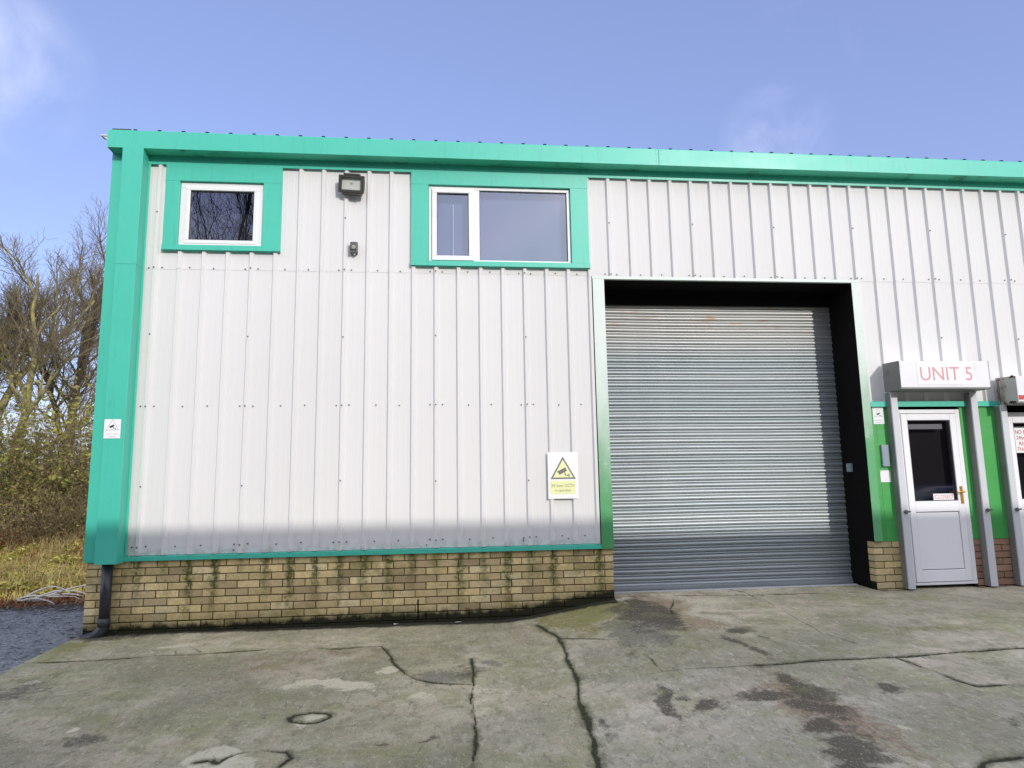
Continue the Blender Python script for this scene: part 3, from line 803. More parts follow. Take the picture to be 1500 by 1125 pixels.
# downpipe
b = MB()
b.tube([(-.215,-.088,-.05),(-.215,-.088,-.655)], .050, 20)
b.tube([(-.215,-.088,-.585),(-.215,-.088,-.665)], .057, 20)
dp = b.build('downpipe', M['black_pipe'], B0, smooth=False)
for p_ in dp.data.polygons: p_.use_smooth = len(p_.vertices) == 4
def shoe():
    b = MB()
    pts = [(-.215,-.088,-.63)]
    for i in range(1, 8):
        a = i/7*math.radians(66)
        pts.append((-.215-.16*(1-math.cos(a)), -.088-.05*(1-math.cos(a)), -.64-.16*math.sin(a)*.86))
    e = pts[-1]; pts.append((e[0]-.07, e[1]-.02, e[2]-.018))
    b.tube(pts, [.0525]*7+[.054,.056], 18, cap=False)
    o = b.build('shoe', M['black_pipe'], None, smooth=True); attach(o, dp)
shoe()

# shutter: convex galvanised laths
b = MB()
x0, x1 = 4.937, 7.945; z = -.575; zt = 2.93; ysh = .475
pl = []
while z < zt:
    pl += [(ysh+.010, z), (ysh+.010, z+.004)]
    for i in range(6):
        a = i/5; pl.append((ysh+.004-.006*math.sin(math.pi*a)**.6, z+.005+a*.022))
    pl += [(ysh+.010, z+.0275), (ysh+.010, z+.031)]
    for i in range(8):
        a = i/7; pl.append((ysh+.001-.013*math.sin(math.pi*a)**.7, z+.032+a*.0425))
    z += .075
nx = 24; n = 0
wob = [rnd.uniform(-.0015, .0015) for _ in range(nx+1)]
for i in range(nx+1):
    x = x0+(x1-x0)*i/nx
    for y, zz in pl: b.v.append((x, y+wob[i], zz+.0025*math.sin(x*2.1+zz*1.7)))
k = len(pl)
for i in range(nx):
    for j in range(k-1):
        b.f.append((i*k+j, (i+1)*k+j, (i+1)*k+j+1, i*k+j+1)); b.m.append(0)
sh = b.build('roller_shutter', M['shutter'], B0)
o = boxpart2('bottom_rail', M['shutter'], (4.94, 7.942, .445, .47, -.60, -.535)); attach(o, sh)
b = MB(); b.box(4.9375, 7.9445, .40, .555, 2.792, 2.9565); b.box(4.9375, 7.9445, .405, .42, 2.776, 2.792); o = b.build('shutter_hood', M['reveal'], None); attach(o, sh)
def jamb(name, x0, x1, mat, z0):
    b = MB(); b.box(x0, x1, -.0405, -.0362, z0, 2.957)
    for z in (.45, 1.05, 1.62, 2.2, 2.8, .0): b.box(x1-.03 if x0 > 6 else x0+.02, x1-.018 if x0 > 6 else x0+.032, -.044, -.0405, z-.006, z+.006)
    return b.build(name, mat, B0, bevel=.002)
jamb('jamb_flashing', 4.806, 4.940, M['jamb'], -.056)
jamb('jamb_flashing', 7.940, 8.042, M['jamb_r'], -.056)
boxpart('lintel_flashing', M['jamb'], (4.80, 8.045, -.042, -.0365, 2.957, 2.992), (4.80, 8.045, -.0365, .0, 2.957, 2.960))

boxpart('threshold', M['rail'], (4.95, 7.93, .33, .40, -.60, -.5725), bevel=.002)
# green painted lower wall by the doors
for q in ((8.043, 8.372, -.012, .02, -.060, 1.47), (9.168, 9.70, -.012, .02, -.060, 1.47), (11.0, XE, -.012, .02, -.9, 1.47)): boxpart('green_wall', M['green_panel'], q, bevel=.002)
for x in (8.105, 9.395): boxpart('panel_joint', M['green_panel'], (x, x+.003, -.0145, -.012, -.06, 1.466), bevel=0)
boxpart('door_head_flashing', M['teal'], (8.043, 9.70, -.043, -.038, 1.470, 1.532))

# entrance doors
def entrance(x0, x1, zb, zt, first=True):
    b = MB(); y0, y1 = -.004, .07
    b.box(x0, x0+.05, y0, y1, zb, zt); b.box(x1-.055, x1, y0, y1, zb, zt); b.box(x0+.05, x1-.055, y0, y1, zt-.045, zt); b.box(x0+.05, x1-.055, y0, y1, zb, zb+.03)
    d = b.build('entrance_door', M['pvc_door'], B0, bevel=.004)
    def rest():
        a0, a1 = x0+.056, x1-.061; c0, c1 = zb+.036, zt-.051; yl = -.012
        g0, g1 = a0+.075, a1-.075; gz0, gz1 = (zb+.935), zt-.125
        b = MB()
        b.box(a0, g0, yl, y1-.01, c0, c1); b.box(g1, a1, yl, y1-.01, c0, c1)
        b.box(g0, g1, yl, y1-.01, gz1, c1); b.box(g0, g1, yl, y1-.01, zb+.815, gz0); b.box(g0, g1, yl, y1-.01, c0, zb+.165)
        b.build('leaf', M['pvc_door'], None, bevel=.005)
        b = MB(); b.box(g0+.008, g1-.008, yl+.012, y1-.015, zb+.173, zb+.807); b.build('lower_panel', M['pvc_door'], None, bevel=.004)
        gasket(None, g0, g1, gz0, gz1, yl+.006)
        b = MB(); b.face([(g0,yl+.02,gz0),(g1,yl+.02,gz0),(g1,yl+.02,gz1),(g0,yl+.02,gz1)]); b.build('pane', M['glass_door'])
        b = MB(); b.box(x0+.01, x1-.01, .10, .11, zb, zt); b.build('dark_interior', M['dark'])
        b = MB(); b.box(g0+.01, g1-.085, yl+.030, yl+.036, gz1-.105, gz1-.045); b.build('blind', M['sign_pale'])
        hx = a1-.030; hz = zb+1.0
        b = MB(); b.box(hx-.016, hx+.016, yl-.008, yl, hz-.10, hz+.10); b.tube([(hx,yl-.008,hz+.035),(hx,yl-.045,hz+.035)], .010, 10); b.tube([(hx+.012,yl-.045,hz+.035),(hx-.055,yl-.048,hz+.035),(hx-.085,yl-.045,hz+.030)], [.010,.009,.007], 10)
        b.tube([(hx,yl-.008,hz-.035),(hx,yl-.013,hz-.035)], .008, 10)
        b.build('handle', M['brass'], None, bevel=.003)
    under(d, rest); return d
d1 = entrance(8.366, 9.170, -.556, 1.440); tag(d1, 'white door with brass handle under the unit sign')
d2 = entrance(9.705, 10.54, -.556, 1.40); tag(d2, 'white door with a red notice cut by the frame edge')
boxpart('pier_cladding', M['green_panel'], (10.54, 11.0, -.012, .02, -.9, 1.47), bevel=0)

# ------------------------------------------------------------------ security shutter boxes over the doors
def housing(name, x0, x1, zt, zb, p, label, group, rusty):
    t = thing(name, ((x0+x1)/2, 0, zb), label, 'shutter box', group)
    b = MB()
    # five-sided box: front plate upright, underside closed, top slopes back a little
    b.prism([(-.033,zb-.015),(-p+.02,zb-.015),(-p,zb),(-p,zt-.005),(-p+.01,zt),(-.033,zt+.012)], 'x', x0+.004, x1-.004)
    h = b.build('housing', M['housing_white'], t, bevel=.003)
    for a, c in ((x0, x0+.004), (x1-.004, x1)):
        b = MB()
        b.prism([(-.033,zb-.02),(-p+.02,zb-.02),(-p-.002,zb-.002),(-p-.002,zt-.003),(-p+.01,zt+.003),(-.033,zt+.016)], 'x', a, c)
        if rusty and a == x0:
            r = random.Random(4)
            for i in range(34):
                y = -p+.004+r.random()*.3*p if i % 2 else -.04-r.random()*p*.85
                z = (zb-.012 if i % 3 else zt-.012) + r.uniform(-.012, .012)
                s_ = r.uniform(.006, .018); b.box(x0-.0012, x0-.0002, y, min(y+s_*2.2, -.035), z, z+s_, 1)
            b.box(x0-.0005, x0-.0002, -.080, -.068, zb, zt-.01, 1); b.box(x0-.0005, x0-.0002, -.060, -.050, zb+.03, zt-.01, 1)
        b.build('end_plate', [M['rust_side'] if rusty else M['housing_grey'], M['rust']], t)
    b = MB(); b.box(x0+.006, x1-.006, -p+.03, -.04, zb-.0185, zb-.0155)
    b.build('underside', M['housing_grey'], t)
    for a in ((x0-.045) if rusty else x0+.012, x1-.092):
        b = MB(); b.box(a, a+.078, -.118, -.012, -.575, zb-.021)
        rl = b.build('guide_rail', M['rail'], t, bevel=.003)
        b = MB(); b.box(a-.0015, a, -.10, -.014, -.575, zb-.03); o = b.build('rail_shade_sheet', M['housing_grey'], None); attach(o, rl); o.name = 'rail_painted_shade'  # thin grey sheet paints the rail's shaded left face
        b = MB(); b.tube([(a+.04,-.118,.27),(a+.04,-.135,.27)], .017, 12); b.tube([(a+.04,-.135,.27),(a+.04,-.15,.27)], [.022,.015], 12)
        b.tube([(a+.046,-.142,.27),(a+.085,-.142,.275)], .009, 8)
        o = b.build('lock', M['sensor'], None, smooth=False); attach(o, rl)
    return t
h1 = housing('security_shutter', 8.236, 9.337, 1.960, 1.660, .325, 'white roller shutter box with grey end over the door, carrying UNIT 5', 'roller shutter boxes over the doors', False)
h2 = housing('security_shutter', 9.655, 10.95, 1.790, 1.495, .325, 'roller shutter box with a rust edged grey end at the right frame edge', 'roller shutter boxes over the doors', True)
b = MB(); b.box(9.665, 10.94, -.3285, -.325, 1.515, 1.565); o = b.build('red_band', M['red'], None); attach(o, h2)

# ------------------------------------------------------------------ signs
def text_mesh(txt, size, mat, name='lettering', align='CENTER', sx=1., ext=.0008):
    cu = bpy.data.curves.new('t', 'FONT'); cu.body = txt; cu.size = size; cu.align_x = align; cu.extrude = ext
    o = bpy.data.objects.new('t', cu); COL.objects.link(o)
    bpy.context.view_layer.update()
    me = bpy.data.meshes.new_from_object(o.evaluated_get(bpy.context.evaluated_depsgraph_get()))
    bpy.data.objects.remove(o); bpy.data.curves.remove(cu)
    me.materials.clear(); me.materials.append(mat); me.name = name
    q = bpy.data.objects.new(name, me); COL.objects.link(q)
    q.rotation_euler = (math.pi/2, 0, 0); q.scale = (sx, 1, 1)
    return q
def put(q, x, y, z, par): q.location = (x, y, z); attach(q, par); return q

def cctv_sign(x0, x1, z0, z1, y, label, big):
    t = thing('cctv_sign', ((x0+x1)/2, y, z0), label, 'sign')
    w = x1-x0; h = z1-z0; cx = (x0+x1)/2
    b = MB(); b.box(x0, x1, y, y+.003, z0, z1); b.build('sign_plate', M['sign_white'], t, bevel=.0008)
    def tri(s, yy, mat, name, cz):
        b = MB(); b.prism([(cx-s*.5, cz-s*.289*1.0), (cx+s*.5, cz-s*.289), (cx, cz+s*.577)], 'y', yy, yy+.0006)
        return b.build(name, mat, t)
    s = w*.84; cz = z0+h*.42+s*.289
    dark, pale = (M['sign_grey'], M['sign_yellow']) if big else (M['sign_pale'], M['sign_white'])
    tri(s, y-.0008, dark, 'triangle_border', cz); tri(s*.80, y-.0016, pale, 'triangle', cz)
    # camera symbol: body, hood lip, foot
    k = s/.28; c = lambda u, v: (cx+u*k, cz+v*k)
    b = MB(); yy = y-.0024
    b.prism([c(-.062,-.004),c(.028,.040),c(.044,.008),c(-.040,-.036),c(-.052,-.014)], 'y', yy, yy+.0006)
    b.prism([c(-.070,-.002),c(.024,.044),c(.027,.038),c(-.064,-.010)], 'y', yy-.0004, yy+.0002)
    b.prism([c(.012,-.012),c(.022,-.010),c(.030,-.034),c(.062,-.040),c(.062,-.049),c(.022,-.042)], 'y', yy, yy+.0006)
    b.prism([c(.060,-.026),c(.070,-.026),c(.070,-.060),c(.060,-.060)], 'y', yy-.0004, yy+.0002)
    b.build('camera_symbol', M['sign_grey'] if big else M['wire'], t)
    if big:
        b = MB(); b.box(x0+w*.07, x1-w*.10, y-.0008, y, z0+h*.095, z0+h*.385); b.build('caption_panel', M['sign_yellow'], t)
        put(text_mesh('24 hour CCTV', .046, M['sign_text'], sx=.92), cx-.006, y-.001, z0+h*.25, t)
        put(text_mesh('in operation', .038, M['sign_text'], sx=.92), cx-.006, y-.001, z0+h*.155, t)
    else:
        put(text_mesh('24 hour CCTV', w*.12, M['sign_pale']), cx, y-.001, z0+h*.20, t)
        put(text_mesh('in operation', w*.11, M['sign_pale']), cx, y-.001, z0+h*.08, t)
    return t
cctv_sign(4.238, 4.572, .487, .990, -.040, 'yellow and white CCTV warning sign on the ribbed wall left of the shutter', True)
cctv_sign(-.282, -.124, 1.172, 1.365, -.2118, 'small white CCTV sticker on the teal corner column', False)
cctv_sign(8.075, 8.212, 1.272, 1.468, -.0165, 'small white CCTV sticker on the green wall beside the white door', False)
t = thing('unit_sign', (8.79, -.33, 1.68), 'white panel reading UNIT 5 on the front of the shutter box', 'sign')
b = MB(); b.box(8.448, 9.138, -.3285, -.3255, 1.688, 1.946); b.build('sign_plate', M['sign_white'], t, bevel=.0008)
put(text_mesh('UNIT 5', .225, M['pink'], sx=.94), 8.80, -.3290, 1.738, t)
t = thing('door_notice', (8.86, -.004, .37), 'small white notice reading CLOSED low in the door glass', 'sign')
b = MB(); b.box(8.735, 8.990, -.0005, .0015, .390, .462); b.build('sign_plate', M['sign_white'], t)
put(text_mesh('CLOSED', .062, M['pink'], sx=1.0), 8.862, -.0012, .405, t)
t = thing('parking_notice', (10.0, -.004, .9), 'white notice with red capital letters in the glass of the far right door', 'sign')
b = MB(); b.box(9.842, 10.21, -.0005, .0015, .92, 1.215); b.build('sign_plate', M['sign_white'], t)
for i, l in enumerate(('NO PARKING', '24hr ACCESS', 'REQUIRED', 'THANK YOU')):
    put(text_mesh(l, .062, M['red'], sx=.9), 10.026, -.0012, 1.145-.068*i, t)
t = thing('paper_note', (8.155, -.014, .6), 'blank white square note low on the green wall by the guide rail', 'note')
b = MB(); b.box(8.098, 8.222, -.0165, -.0135, .604, .738); b.build('sheet', M['sign_white'], t)
for x in (8.108, 8.212): 
    b = MB(); b.box(x-.004, x+.004, -.0185, -.0165, .722, .730); b.build('pin', M['screw'], t)

# ------------------------------------------------------------------ wall fittings
t = thing('floodlight', (2.11, 0, 3.98), 'dark rectangular floodlight tilted down below the eaves', 'floodlight')
def rot(p, c, a, bz):
    """tilt about x by a, turn about z by bz round c"""
    v = Vector(p)-Vector(c); v = Matrix.Rotation(bz, 3, 'Z') @ (Matrix.Rotation(a, 3, 'X') @ (Matrix.Rotation(math.radians(6), 3, 'Y') @ v)); return v+Vector(c)
C0 = (2.100, -.098, 3.985); TA, TB = math.radians(14), math.radians(-9)
def tilt(b):
    b.v = [tuple(rot(p, C0, TA, TB)) for p in b.v]
cx, cy, cz = C0
b = MB()
w_, h_ = .143, .094
def ringbox(b, w, h, iw, ih, y0, y1):
    b.box(cx-w, cx+w, y0, y1, cz+ih, cz+h); b.box(cx-w, cx+w, y0, y1, cz-h, cz-ih)
    b.box(cx-w, cx-iw, y0, y1, cz-ih, cz+ih); b.box(cx+iw, cx+w, y0, y1, cz-ih, cz+ih)
ringbox(b, w_, h_, .110, .068, cy-.035, cy+.0)
b.prism([(cy,cz-h_+.006),(cy,cz+h_-.006),(cy+.045,cz+.05),(cy+.045,cz-.05)], 'x', cx-w_+.008, cx+w_-.008)
b.box(cx-.09, cx+.09, cy-.038, cy+.02, cz+h_, cz+h_+.020); b.box(cx-.10, cx+.10, cy-.03, cy+.04, cz-h_-.024, cz-h_)
for i in range(9): b.box(cx-.13+i*.032, cx-.124+i*.032, cy+.03, cy+.054, cz-.04, cz+.04)
tilt(b); b.build('body', M['lamp_body'], t, bevel=.004)
b = MB(); b.box(cx-.128, cx+.128, cy-.004, cy+.002, cz-.078, cz+.078); b.box(cx-.10, cx+.10, cy-.012, cy-.006, cz-.060, cz-.048); tilt(b); b.build('reflector', M['lamp_reflector'], t)
b = MB(); b.box(cx-.014, cx+.014, cy-.012, cy-.004, cz+.006, cz+.024); tilt(b); b.build('bulb', M['sensor_lens'], t)
b = MB()
for s in (-1, 1): b.box(cx+s*.125-.004, cx+s*.125+.004, -.09, -.040, 3.955, 3.98)
b.box(cx-.13, cx+.13, -.040, -.0345, 3.945, 3.99)
b.build('bracket', M['lamp_body'], t)
b = MB(); b.tube([(cx+.02,-.09,4.02),(cx+.05,-.06,4.06),(cx+.06,-.03,4.09),(cx+.06,-.005,4.11)], .006, 6); b.build('flex', M['wire'], t, smooth=True)

t = thing('motion_sensor', (2.13, 0, 3.19), 'small grey motion sensor box on the ribbed wall below the floodlight', 'sensor')
b = MB(); b.box(2.088, 2.168, -.075, -.0005, 3.205, 3.330); b.box(2.094, 2.162, -.088, -.075, 3.235, 3.322); b.build('body', M['sensor'], t, bevel=.006)
b = MB(); b.tube([(2.128,-.084,3.262),(2.128,-.096,3.256)], [.024,.017], 14); b.build('lens', M['sensor_lens'], t)
b = MB(); b.tube([(2.135,-.045,3.206),(2.135,-.045,3.188)], .011, 8); b.build('gland', M['sensor_lens'], t)

t = thing('intercom', (8.17, 0, .78), 'tall narrow blue grey intercom panel on the green wall', 'intercom')
b = MB(); b.box(8.128, 8.212, -.042, -.0125, .782, 1.030); b.build('body', M['intercom'], t, bevel=.004)
b = MB(); b.box(8.142, 8.198, -.0435, -.042, .80, .915); b.build('faceplate', M['intercom'], t)
b = MB(); 
for i in range(3): b.tube([(8.17,-.042,.945+i*.025),(8.17,-.046,.945+i*.025)], .007, 8)
b.build('button', M['sensor_lens'], t)

t = thing('switch_box', (7.945, .3, .74), 'grey switch box on the dark side of the shutter opening', 'switch')
b = MB(); b.box(7.905, 7.9445, .26, .33, .73, .83); b.build('body', M['intercom'], t, bevel=.004)
b = MB(); b.tube([(7.905,.295,.80),(7.897,.295,.80)], .012, 10); b.tube([(7.905,.295,.76),(7.897,.295,.76)], .012, 10); b.build('button', M['sensor_lens'], t)

# bits of litter on the concrete
def litter(x, y, s, label):
    b = MB(); z = float(gz(x, y))+.006
    r = random.Random(int(x*1000)); pts = []
    for i in range(7):
        a = i/7*2*math.pi; q = s*(.6+.6*r.random()); pts.append((x+q*1.5*math.cos(a), y+q*.7*math.sin(a), z+r.random()*.012))
    b.face(pts); b.face([(p[0], p[1], p[2]-.003) for p in pts][::-1])
    tag(b.build('litter', M['sign_white']), label, 'litter')
litter(3.26, -.08, .03, 'white scrap of litter at the foot of the brick wall, right of its middle')
litter(2.62, -.06, .02, 'tiny pale scrap of litter at the foot of the brick wall, left of the larger scrap')

exec_veg = True
# ------------------------------------------------------------------ vegetation
def m_bark():
    t = NT('mossy_bark'); v = t.coord('Object'); 
    n = t.noise(v, 3.2, 6, .7); n2 = t.noise(v, 14, 5, .7)
    c = t.mix(t.ramp(n, .38, .62), (.16,.14,.085), (.36,.32,.12))
    c = t.mix(t.ramp(n2, .5, .7, 0, .6), c, (.07,.06,.045))
    return t.done(t.bsdf(c, .9, 0, .15, t.bump(n2, .8, .02)))
def m_twig():
    t = NT('bare_twig'); v = t.coord('Object')
    c = t.mix(t.noise(v, 1.1, 4, .6), (.11,.085,.062), (.27,.225,.125))
    return t.done(t.bsdf(c, .85, 0, .15))
def m_leaf(name, a, b_, sc=2.):
    t = NT(name); v = t.coord('Object')
    c = t.mix(t.ramp(t.noise(v, sc, 5, .7), .35, .65), a, b_)
    p = t.n('ShaderNodeBsdfPrincipled'); t.set(p.inputs['Base Color'], c); p.inputs['Roughness'].default_value = .6; p.inputs['Specular IOR Level'].default_value = .25
    tr = t.n('ShaderNodeBsdfTranslucent'); t.set(tr.inputs[0], c)
    m = t.n('ShaderNodeMixShader'); m.inputs[0].default_value = .25
    t.t.links.new(p.outputs[0], m.inputs[1]); t.t.links.new(tr.outputs[0], m.inputs[2])
    return t.done(m.outputs[0])
M['bark'] = m_bark(); M['twig'] = m_twig()
M['dark_bark'] = plain('dark_bark', (.05,.042,.034), .9, .3, 6.)
M['leaf_olive'] = m_leaf('olive_leaf', (.19,.205,.04), (.48,.46,.11))
M['leaf_brown'] = m_leaf('dead_leaf', (.22,.15,.075), (.44,.33,.16))
M['stem_brown'] = m_leaf('bramble_stem', (.18,.135,.08), (.42,.34,.18), 1.2)
M['grass_green'] = m_leaf('grass_green', (.36,.33,.07), (.68,.58,.17))
M['grass_straw'] = m_leaf('grass_straw', (.42,.32,.13), (.64,.52,.26))
M['bracken'] = m_leaf('red_bracken', (.24,.085,.045), (.36,.17,.085))

def rv(r, s=1.): return Vector((r.gauss(0,1), r.gauss(0,1), r.gauss(0,1)))*s
def tree(base, height, seed, label, spread=.55, lean=(0,0), density=1., mats=None, group=None, first_fork=.22, trunk_r=None):
    r = random.Random(seed); big = MB(); small = MB()
    t = thing('bare_tree', base, label, 'tree', group)
    def branch(p, d, rad, L, lvl):
        nseg = max(3, int(L/(.45 if lvl < 2 else .22))); nseg = min(nseg, 14)
        pts = [p.copy()]; rr = [rad]; dirs = [d.copy()]
        q = p.copy(); dd = d.copy()
        for i in range(nseg):
            dd = (dd + rv(r, .10+.035*lvl) + Vector((0,0,.07 if lvl < 3 else .03))).normalized()
            q = q + dd*(L/nseg); pts.append(q.copy()); dirs.append(dd.copy())
            rr.append(max(rad*(1-.80*(i+1)/nseg), .0035))
        (big if rad > .028 else small).tube(pts, rr, 8 if rad > .08 else (6 if rad > .028 else (4 if lvl < 4 else 3)), cap=False)
        if lvl >= 5 or rad < .0055: return
        if lvl == 0: kids = int(7*density)
        elif lvl == 1: kids = int((6+L*1.2)*density)
        elif lvl == 2: kids = int((5+L*2.0)*density)
        else: kids = int((3+L*3.5)*density)
        for k in range(kids):
            f = (first_fork if lvl == 0 else .18) + (1-(first_fork if lvl == 0 else .18))*(k+r.random())/kids
            i = min(int(f*nseg), nseg-1); u = f*nseg-i
            pp = pts[i].lerp(pts[i+1], u); dv = dirs[i]
            side = rv(r); side = (side - dv*side.dot(dv)).normalized()
            nd = (dv*(1-spread*.55) + side*spread + Vector((0,0,.18))).normalized()
            rad2 = min(rr[i]*(.62 if lvl else .66), rad*.62)*r.uniform(.7, 1.05)
            L2 = L*(1-f*.55)*(.60 if lvl else .62)*r.uniform(.75, 1.15)
            if L2 > .12: branch(pp, nd, rad2, L2, lvl+1)
    d0 = Vector((lean[0], lean[1], 1)).normalized()
    branch(Vector(base)-Vector((0,0,.15)), d0, trunk_r or height*.017, height*.80, 0)
    m = mats or (M['bark'], M['twig'])
    big.build('trunk', m[0], t, smooth=True); small.build('crown', m[1], t)
    return t
# trees beyond the bank on the left (a sliver of them is in view)
def bz(x, y): return float(bank(np.array([[x]]), np.array([[y]]))[0, 0])
G = 'bare trees beyond the hedge'
tree((-7.55, 11.2, bz(-7.55, 11.2)), 8.8, 11, 'bare mossy tree nearest the building corner, leaning right', .55, (.10,0), 1.4, None, G, .20)
tree((-8.35, 11.8, bz(-8.35, 11.8)), 9.5, 12, 'tallest bare mossy tree in the middle of the left gap', .50, (.03,0), 1.4, None, G, .18)
tree((-9.3, 12.0, bz(-9.3, 12.0)), 10.3, 15, 'bare mossy tree cut by the left frame edge', .50, (.02,0), 1.4, None, G, .18)
tree((-8.9, 15.5, bz(-8.9, 15.5)), 11.2, 21, 'thin bare tree standing farther back behind the mossy ones', .6, (.05,0), 1.4, (M['dark_bark'], M['twig']), G, .15)

def bush(x, y, rad, h, seed, label, nst, nleaf, mats, lsize=.035, name='bramble_bush', dens_low=.15, ay=1.):
    r = random.Random(seed); z0 = bz(x, y)
    t = thing(name, (x, y, z0), label, 'bush', 'bushes along the bank')
    b = MB(); lf = MB(); tips = []
    for i in range(nst):
        a = r.uniform(0, 2*math.pi); q = rad*.75*math.sqrt(r.random())
        p = Vector((x+q*math.cos(a), y+q*math.sin(a)*ay, z0-.05)); L = h*r.uniform(.55, 1.25)
        out = Vector((math.cos(a+r.gauss(0,.7)), math.sin(a+r.gauss(0,.7))*ay, 0))*r.uniform(.1, .9)
        d = (Vector((0,0,1))+out*.6).normalized(); pts = [p]; n = 8; g = r.uniform(.02, .14)
        for k in range(n):
            d = (d+rv(r, .10)+Vector((out.x*.05, out.y*.05, -g))).normalized(); pts.append(pts[-1]+d*(L/n))
        r0 = r.uniform(.004, .010)
        b.tube(pts, [r0*(1-.75*k/n) for k in range(n+1)], 3, cap=False)
        for s in range(r.randint(3, 7)):
            k = r.randint(2, n); p2 = pts[k]; d2 = (rv(r)+Vector((0,0,.3))).normalized(); q2 = [p2]
            for _ in range(4): d2 = (d2+rv(r,.25)).normalized(); q2.append(q2[-1]+d2*L*.075)
            b.tube(q2, [r0*.5,r0*.45,r0*.4,r0*.3,r0*.2], 3, cap=False); tips += q2[1:]
        tips += pts[2:]
    for i in range(nleaf):
        p = r.choice(tips)+rv(r, .045); s = lsize*r.uniform(.5, 1.35)
        u = rv(r).normalized(); w = u.cross(rv(r)).normalized()
        lf.face([p-u*s, p+w*s*.55, p+u*s, p-w*s*.55], 0 if r.random() < .7 else 1)
    b.build('stems', mats[0], t); lf.build('foliage', [mats[1], mats[2]], t)
    return t
ol = (M['stem_brown'], M['leaf_olive'], M['leaf_brown']); br = (M['stem_brown'], M['leaf_brown'], M['leaf_olive'])
bush(-6.3, 8.3, .95, 2.9, 1, 'tall olive ivy covered bush at the left frame edge', 110, 6500, ol, .05)
bush(-5.35, 8.6, .85, 2.7, 2, 'olive brown bramble thicket in the middle of the left gap', 110, 4200, ol, .042)
bush(-4.55, 8.9, .8, 2.9, 3, 'twiggy brown thicket closest to the teal corner', 120, 2600, br, .03)
bush(-7.3, 9.2, .95, 2.9, 4, 'dense olive bush behind the left frame edge thicket', 110, 5000, ol, .045)
bush(-5.9, 10.2, 1.0, 2.9, 5, 'tall loose thicket behind the front bushes, under the trees', 130, 3600, ol, .04)
bush(-4.9, 10.6, .9, 2.7, 6, 'tall brown thicket behind the corner thicket', 120, 2800, br, .035)
bush(-5.2, 7.3, .75, 1.15, 7, 'low tangle of brown dead bramble in front of the thickets', 130, 900, br, .025)
bush(-6.1, 7.2, .7, 1.0, 8, 'low dark bramble tangle at the left below the ivy bush', 110, 900, br, .025)
bush(-4.1, 7.6, .6, 1.2, 9, 'low bramble tangle beside the building corner', 110, 900, br, .025)
bush(-8.9, 10.6, 1.1, 2.9, 10, 'olive bush at the far left under the edge tree', 110, 4000, ol, .045)
# grass, moss cushions, bracken and leaf litter on the bank
def lumpA(x, y, sd): return vnoise(np.asarray(x), np.asarray(y), 1.6, sd)
def scatter(name, n, mats, x0, x1, y0, y1, seed, h, wdt, keep, lay=.35):
    """blades bent once half-way, each two faces"""
    r = random.Random(seed); b = MB(); g = np.random.RandomState(seed)
    xs_ = g.uniform(x0, x1, n); ys_ = g.uniform(y0, y1, n); k_ = keep(xs_, ys_); xs_ = xs_[k_]; ys_ = ys_[k_]
    zs = bank(xs_, ys_)
    for x, y, z in zip(xs_.tolist(), ys_.tolist(), zs.tolist()):
        for k in range(3):
            hh = h*r.uniform(.4, 1.3); a = r.uniform(0, 6.283); l = hh*r.uniform(.1, 1)*lay*2
            w = wdt*r.uniform(.6, 1.4); px, py = x+r.gauss(0,.03), y+r.gauss(0,.03)
            dx, dy = math.cos(a), math.sin(a); nx_, ny_ = -dy*w, dx*w
            m = 0 if r.random() < .75 else 1; c = l*.35
            ml = (px-nx_*.8+dx*c, py-ny_*.8+dy*c, z+hh*.62); mr = (px+nx_*.8+dx*c, py+ny_*.8+dy*c, z+hh*.62)
            b.face([(px-nx_,py-ny_,z-.02),(px+nx_,py+ny_,z-.02), mr, ml], m)
            b.face([ml, mr, (px+dx*l, py+dy*l, z+hh*r.uniform(.7, 1.))], m)
    o = b.build(name, mats); tag(o, kind='stuff'); return o
o = scatter('grass', 9000, [M['grass_green'], M['grass_straw']], -8, -1.2, 2.45, 8.0, 5, .12, .006, lambda x, y: (lumpA(x, y, 5) > .2) & (x < -.9))
tag(o, 'sunlit yellow green grass on the bank left of the building', 'grass')
o = scatter('dry_grass', 2600, [M['grass_straw'], M['bracken']], -8, -1.2, 2.5, 8.2, 6, .36, .0045, lambda x, y: lumpA(x, y, 8) > .45, .9)
tag(o, 'straw coloured dead grass stalks arching over the bank', 'dry grass')
o = scatter('leaf_litter', 3000, [M['bracken'], M['leaf_brown']], -5.5, -1.2, 2.0, 3.1, 7, .05, .02, lambda x, y: x < 0, .9)
tag(o, 'red brown dead leaves along the edge of the gravel', 'dead leaves')
o = scatter('dead_bracken', 1500, [M['bracken'], M['bracken']], -7.6, -5.2, 6.2, 7.6, 9, .42, .007, lambda x, y: lumpA(x, y, 18) > .35, .6)
tag(o, 'reddish dead bracken in front of the hedge at the left edge', 'bracken')
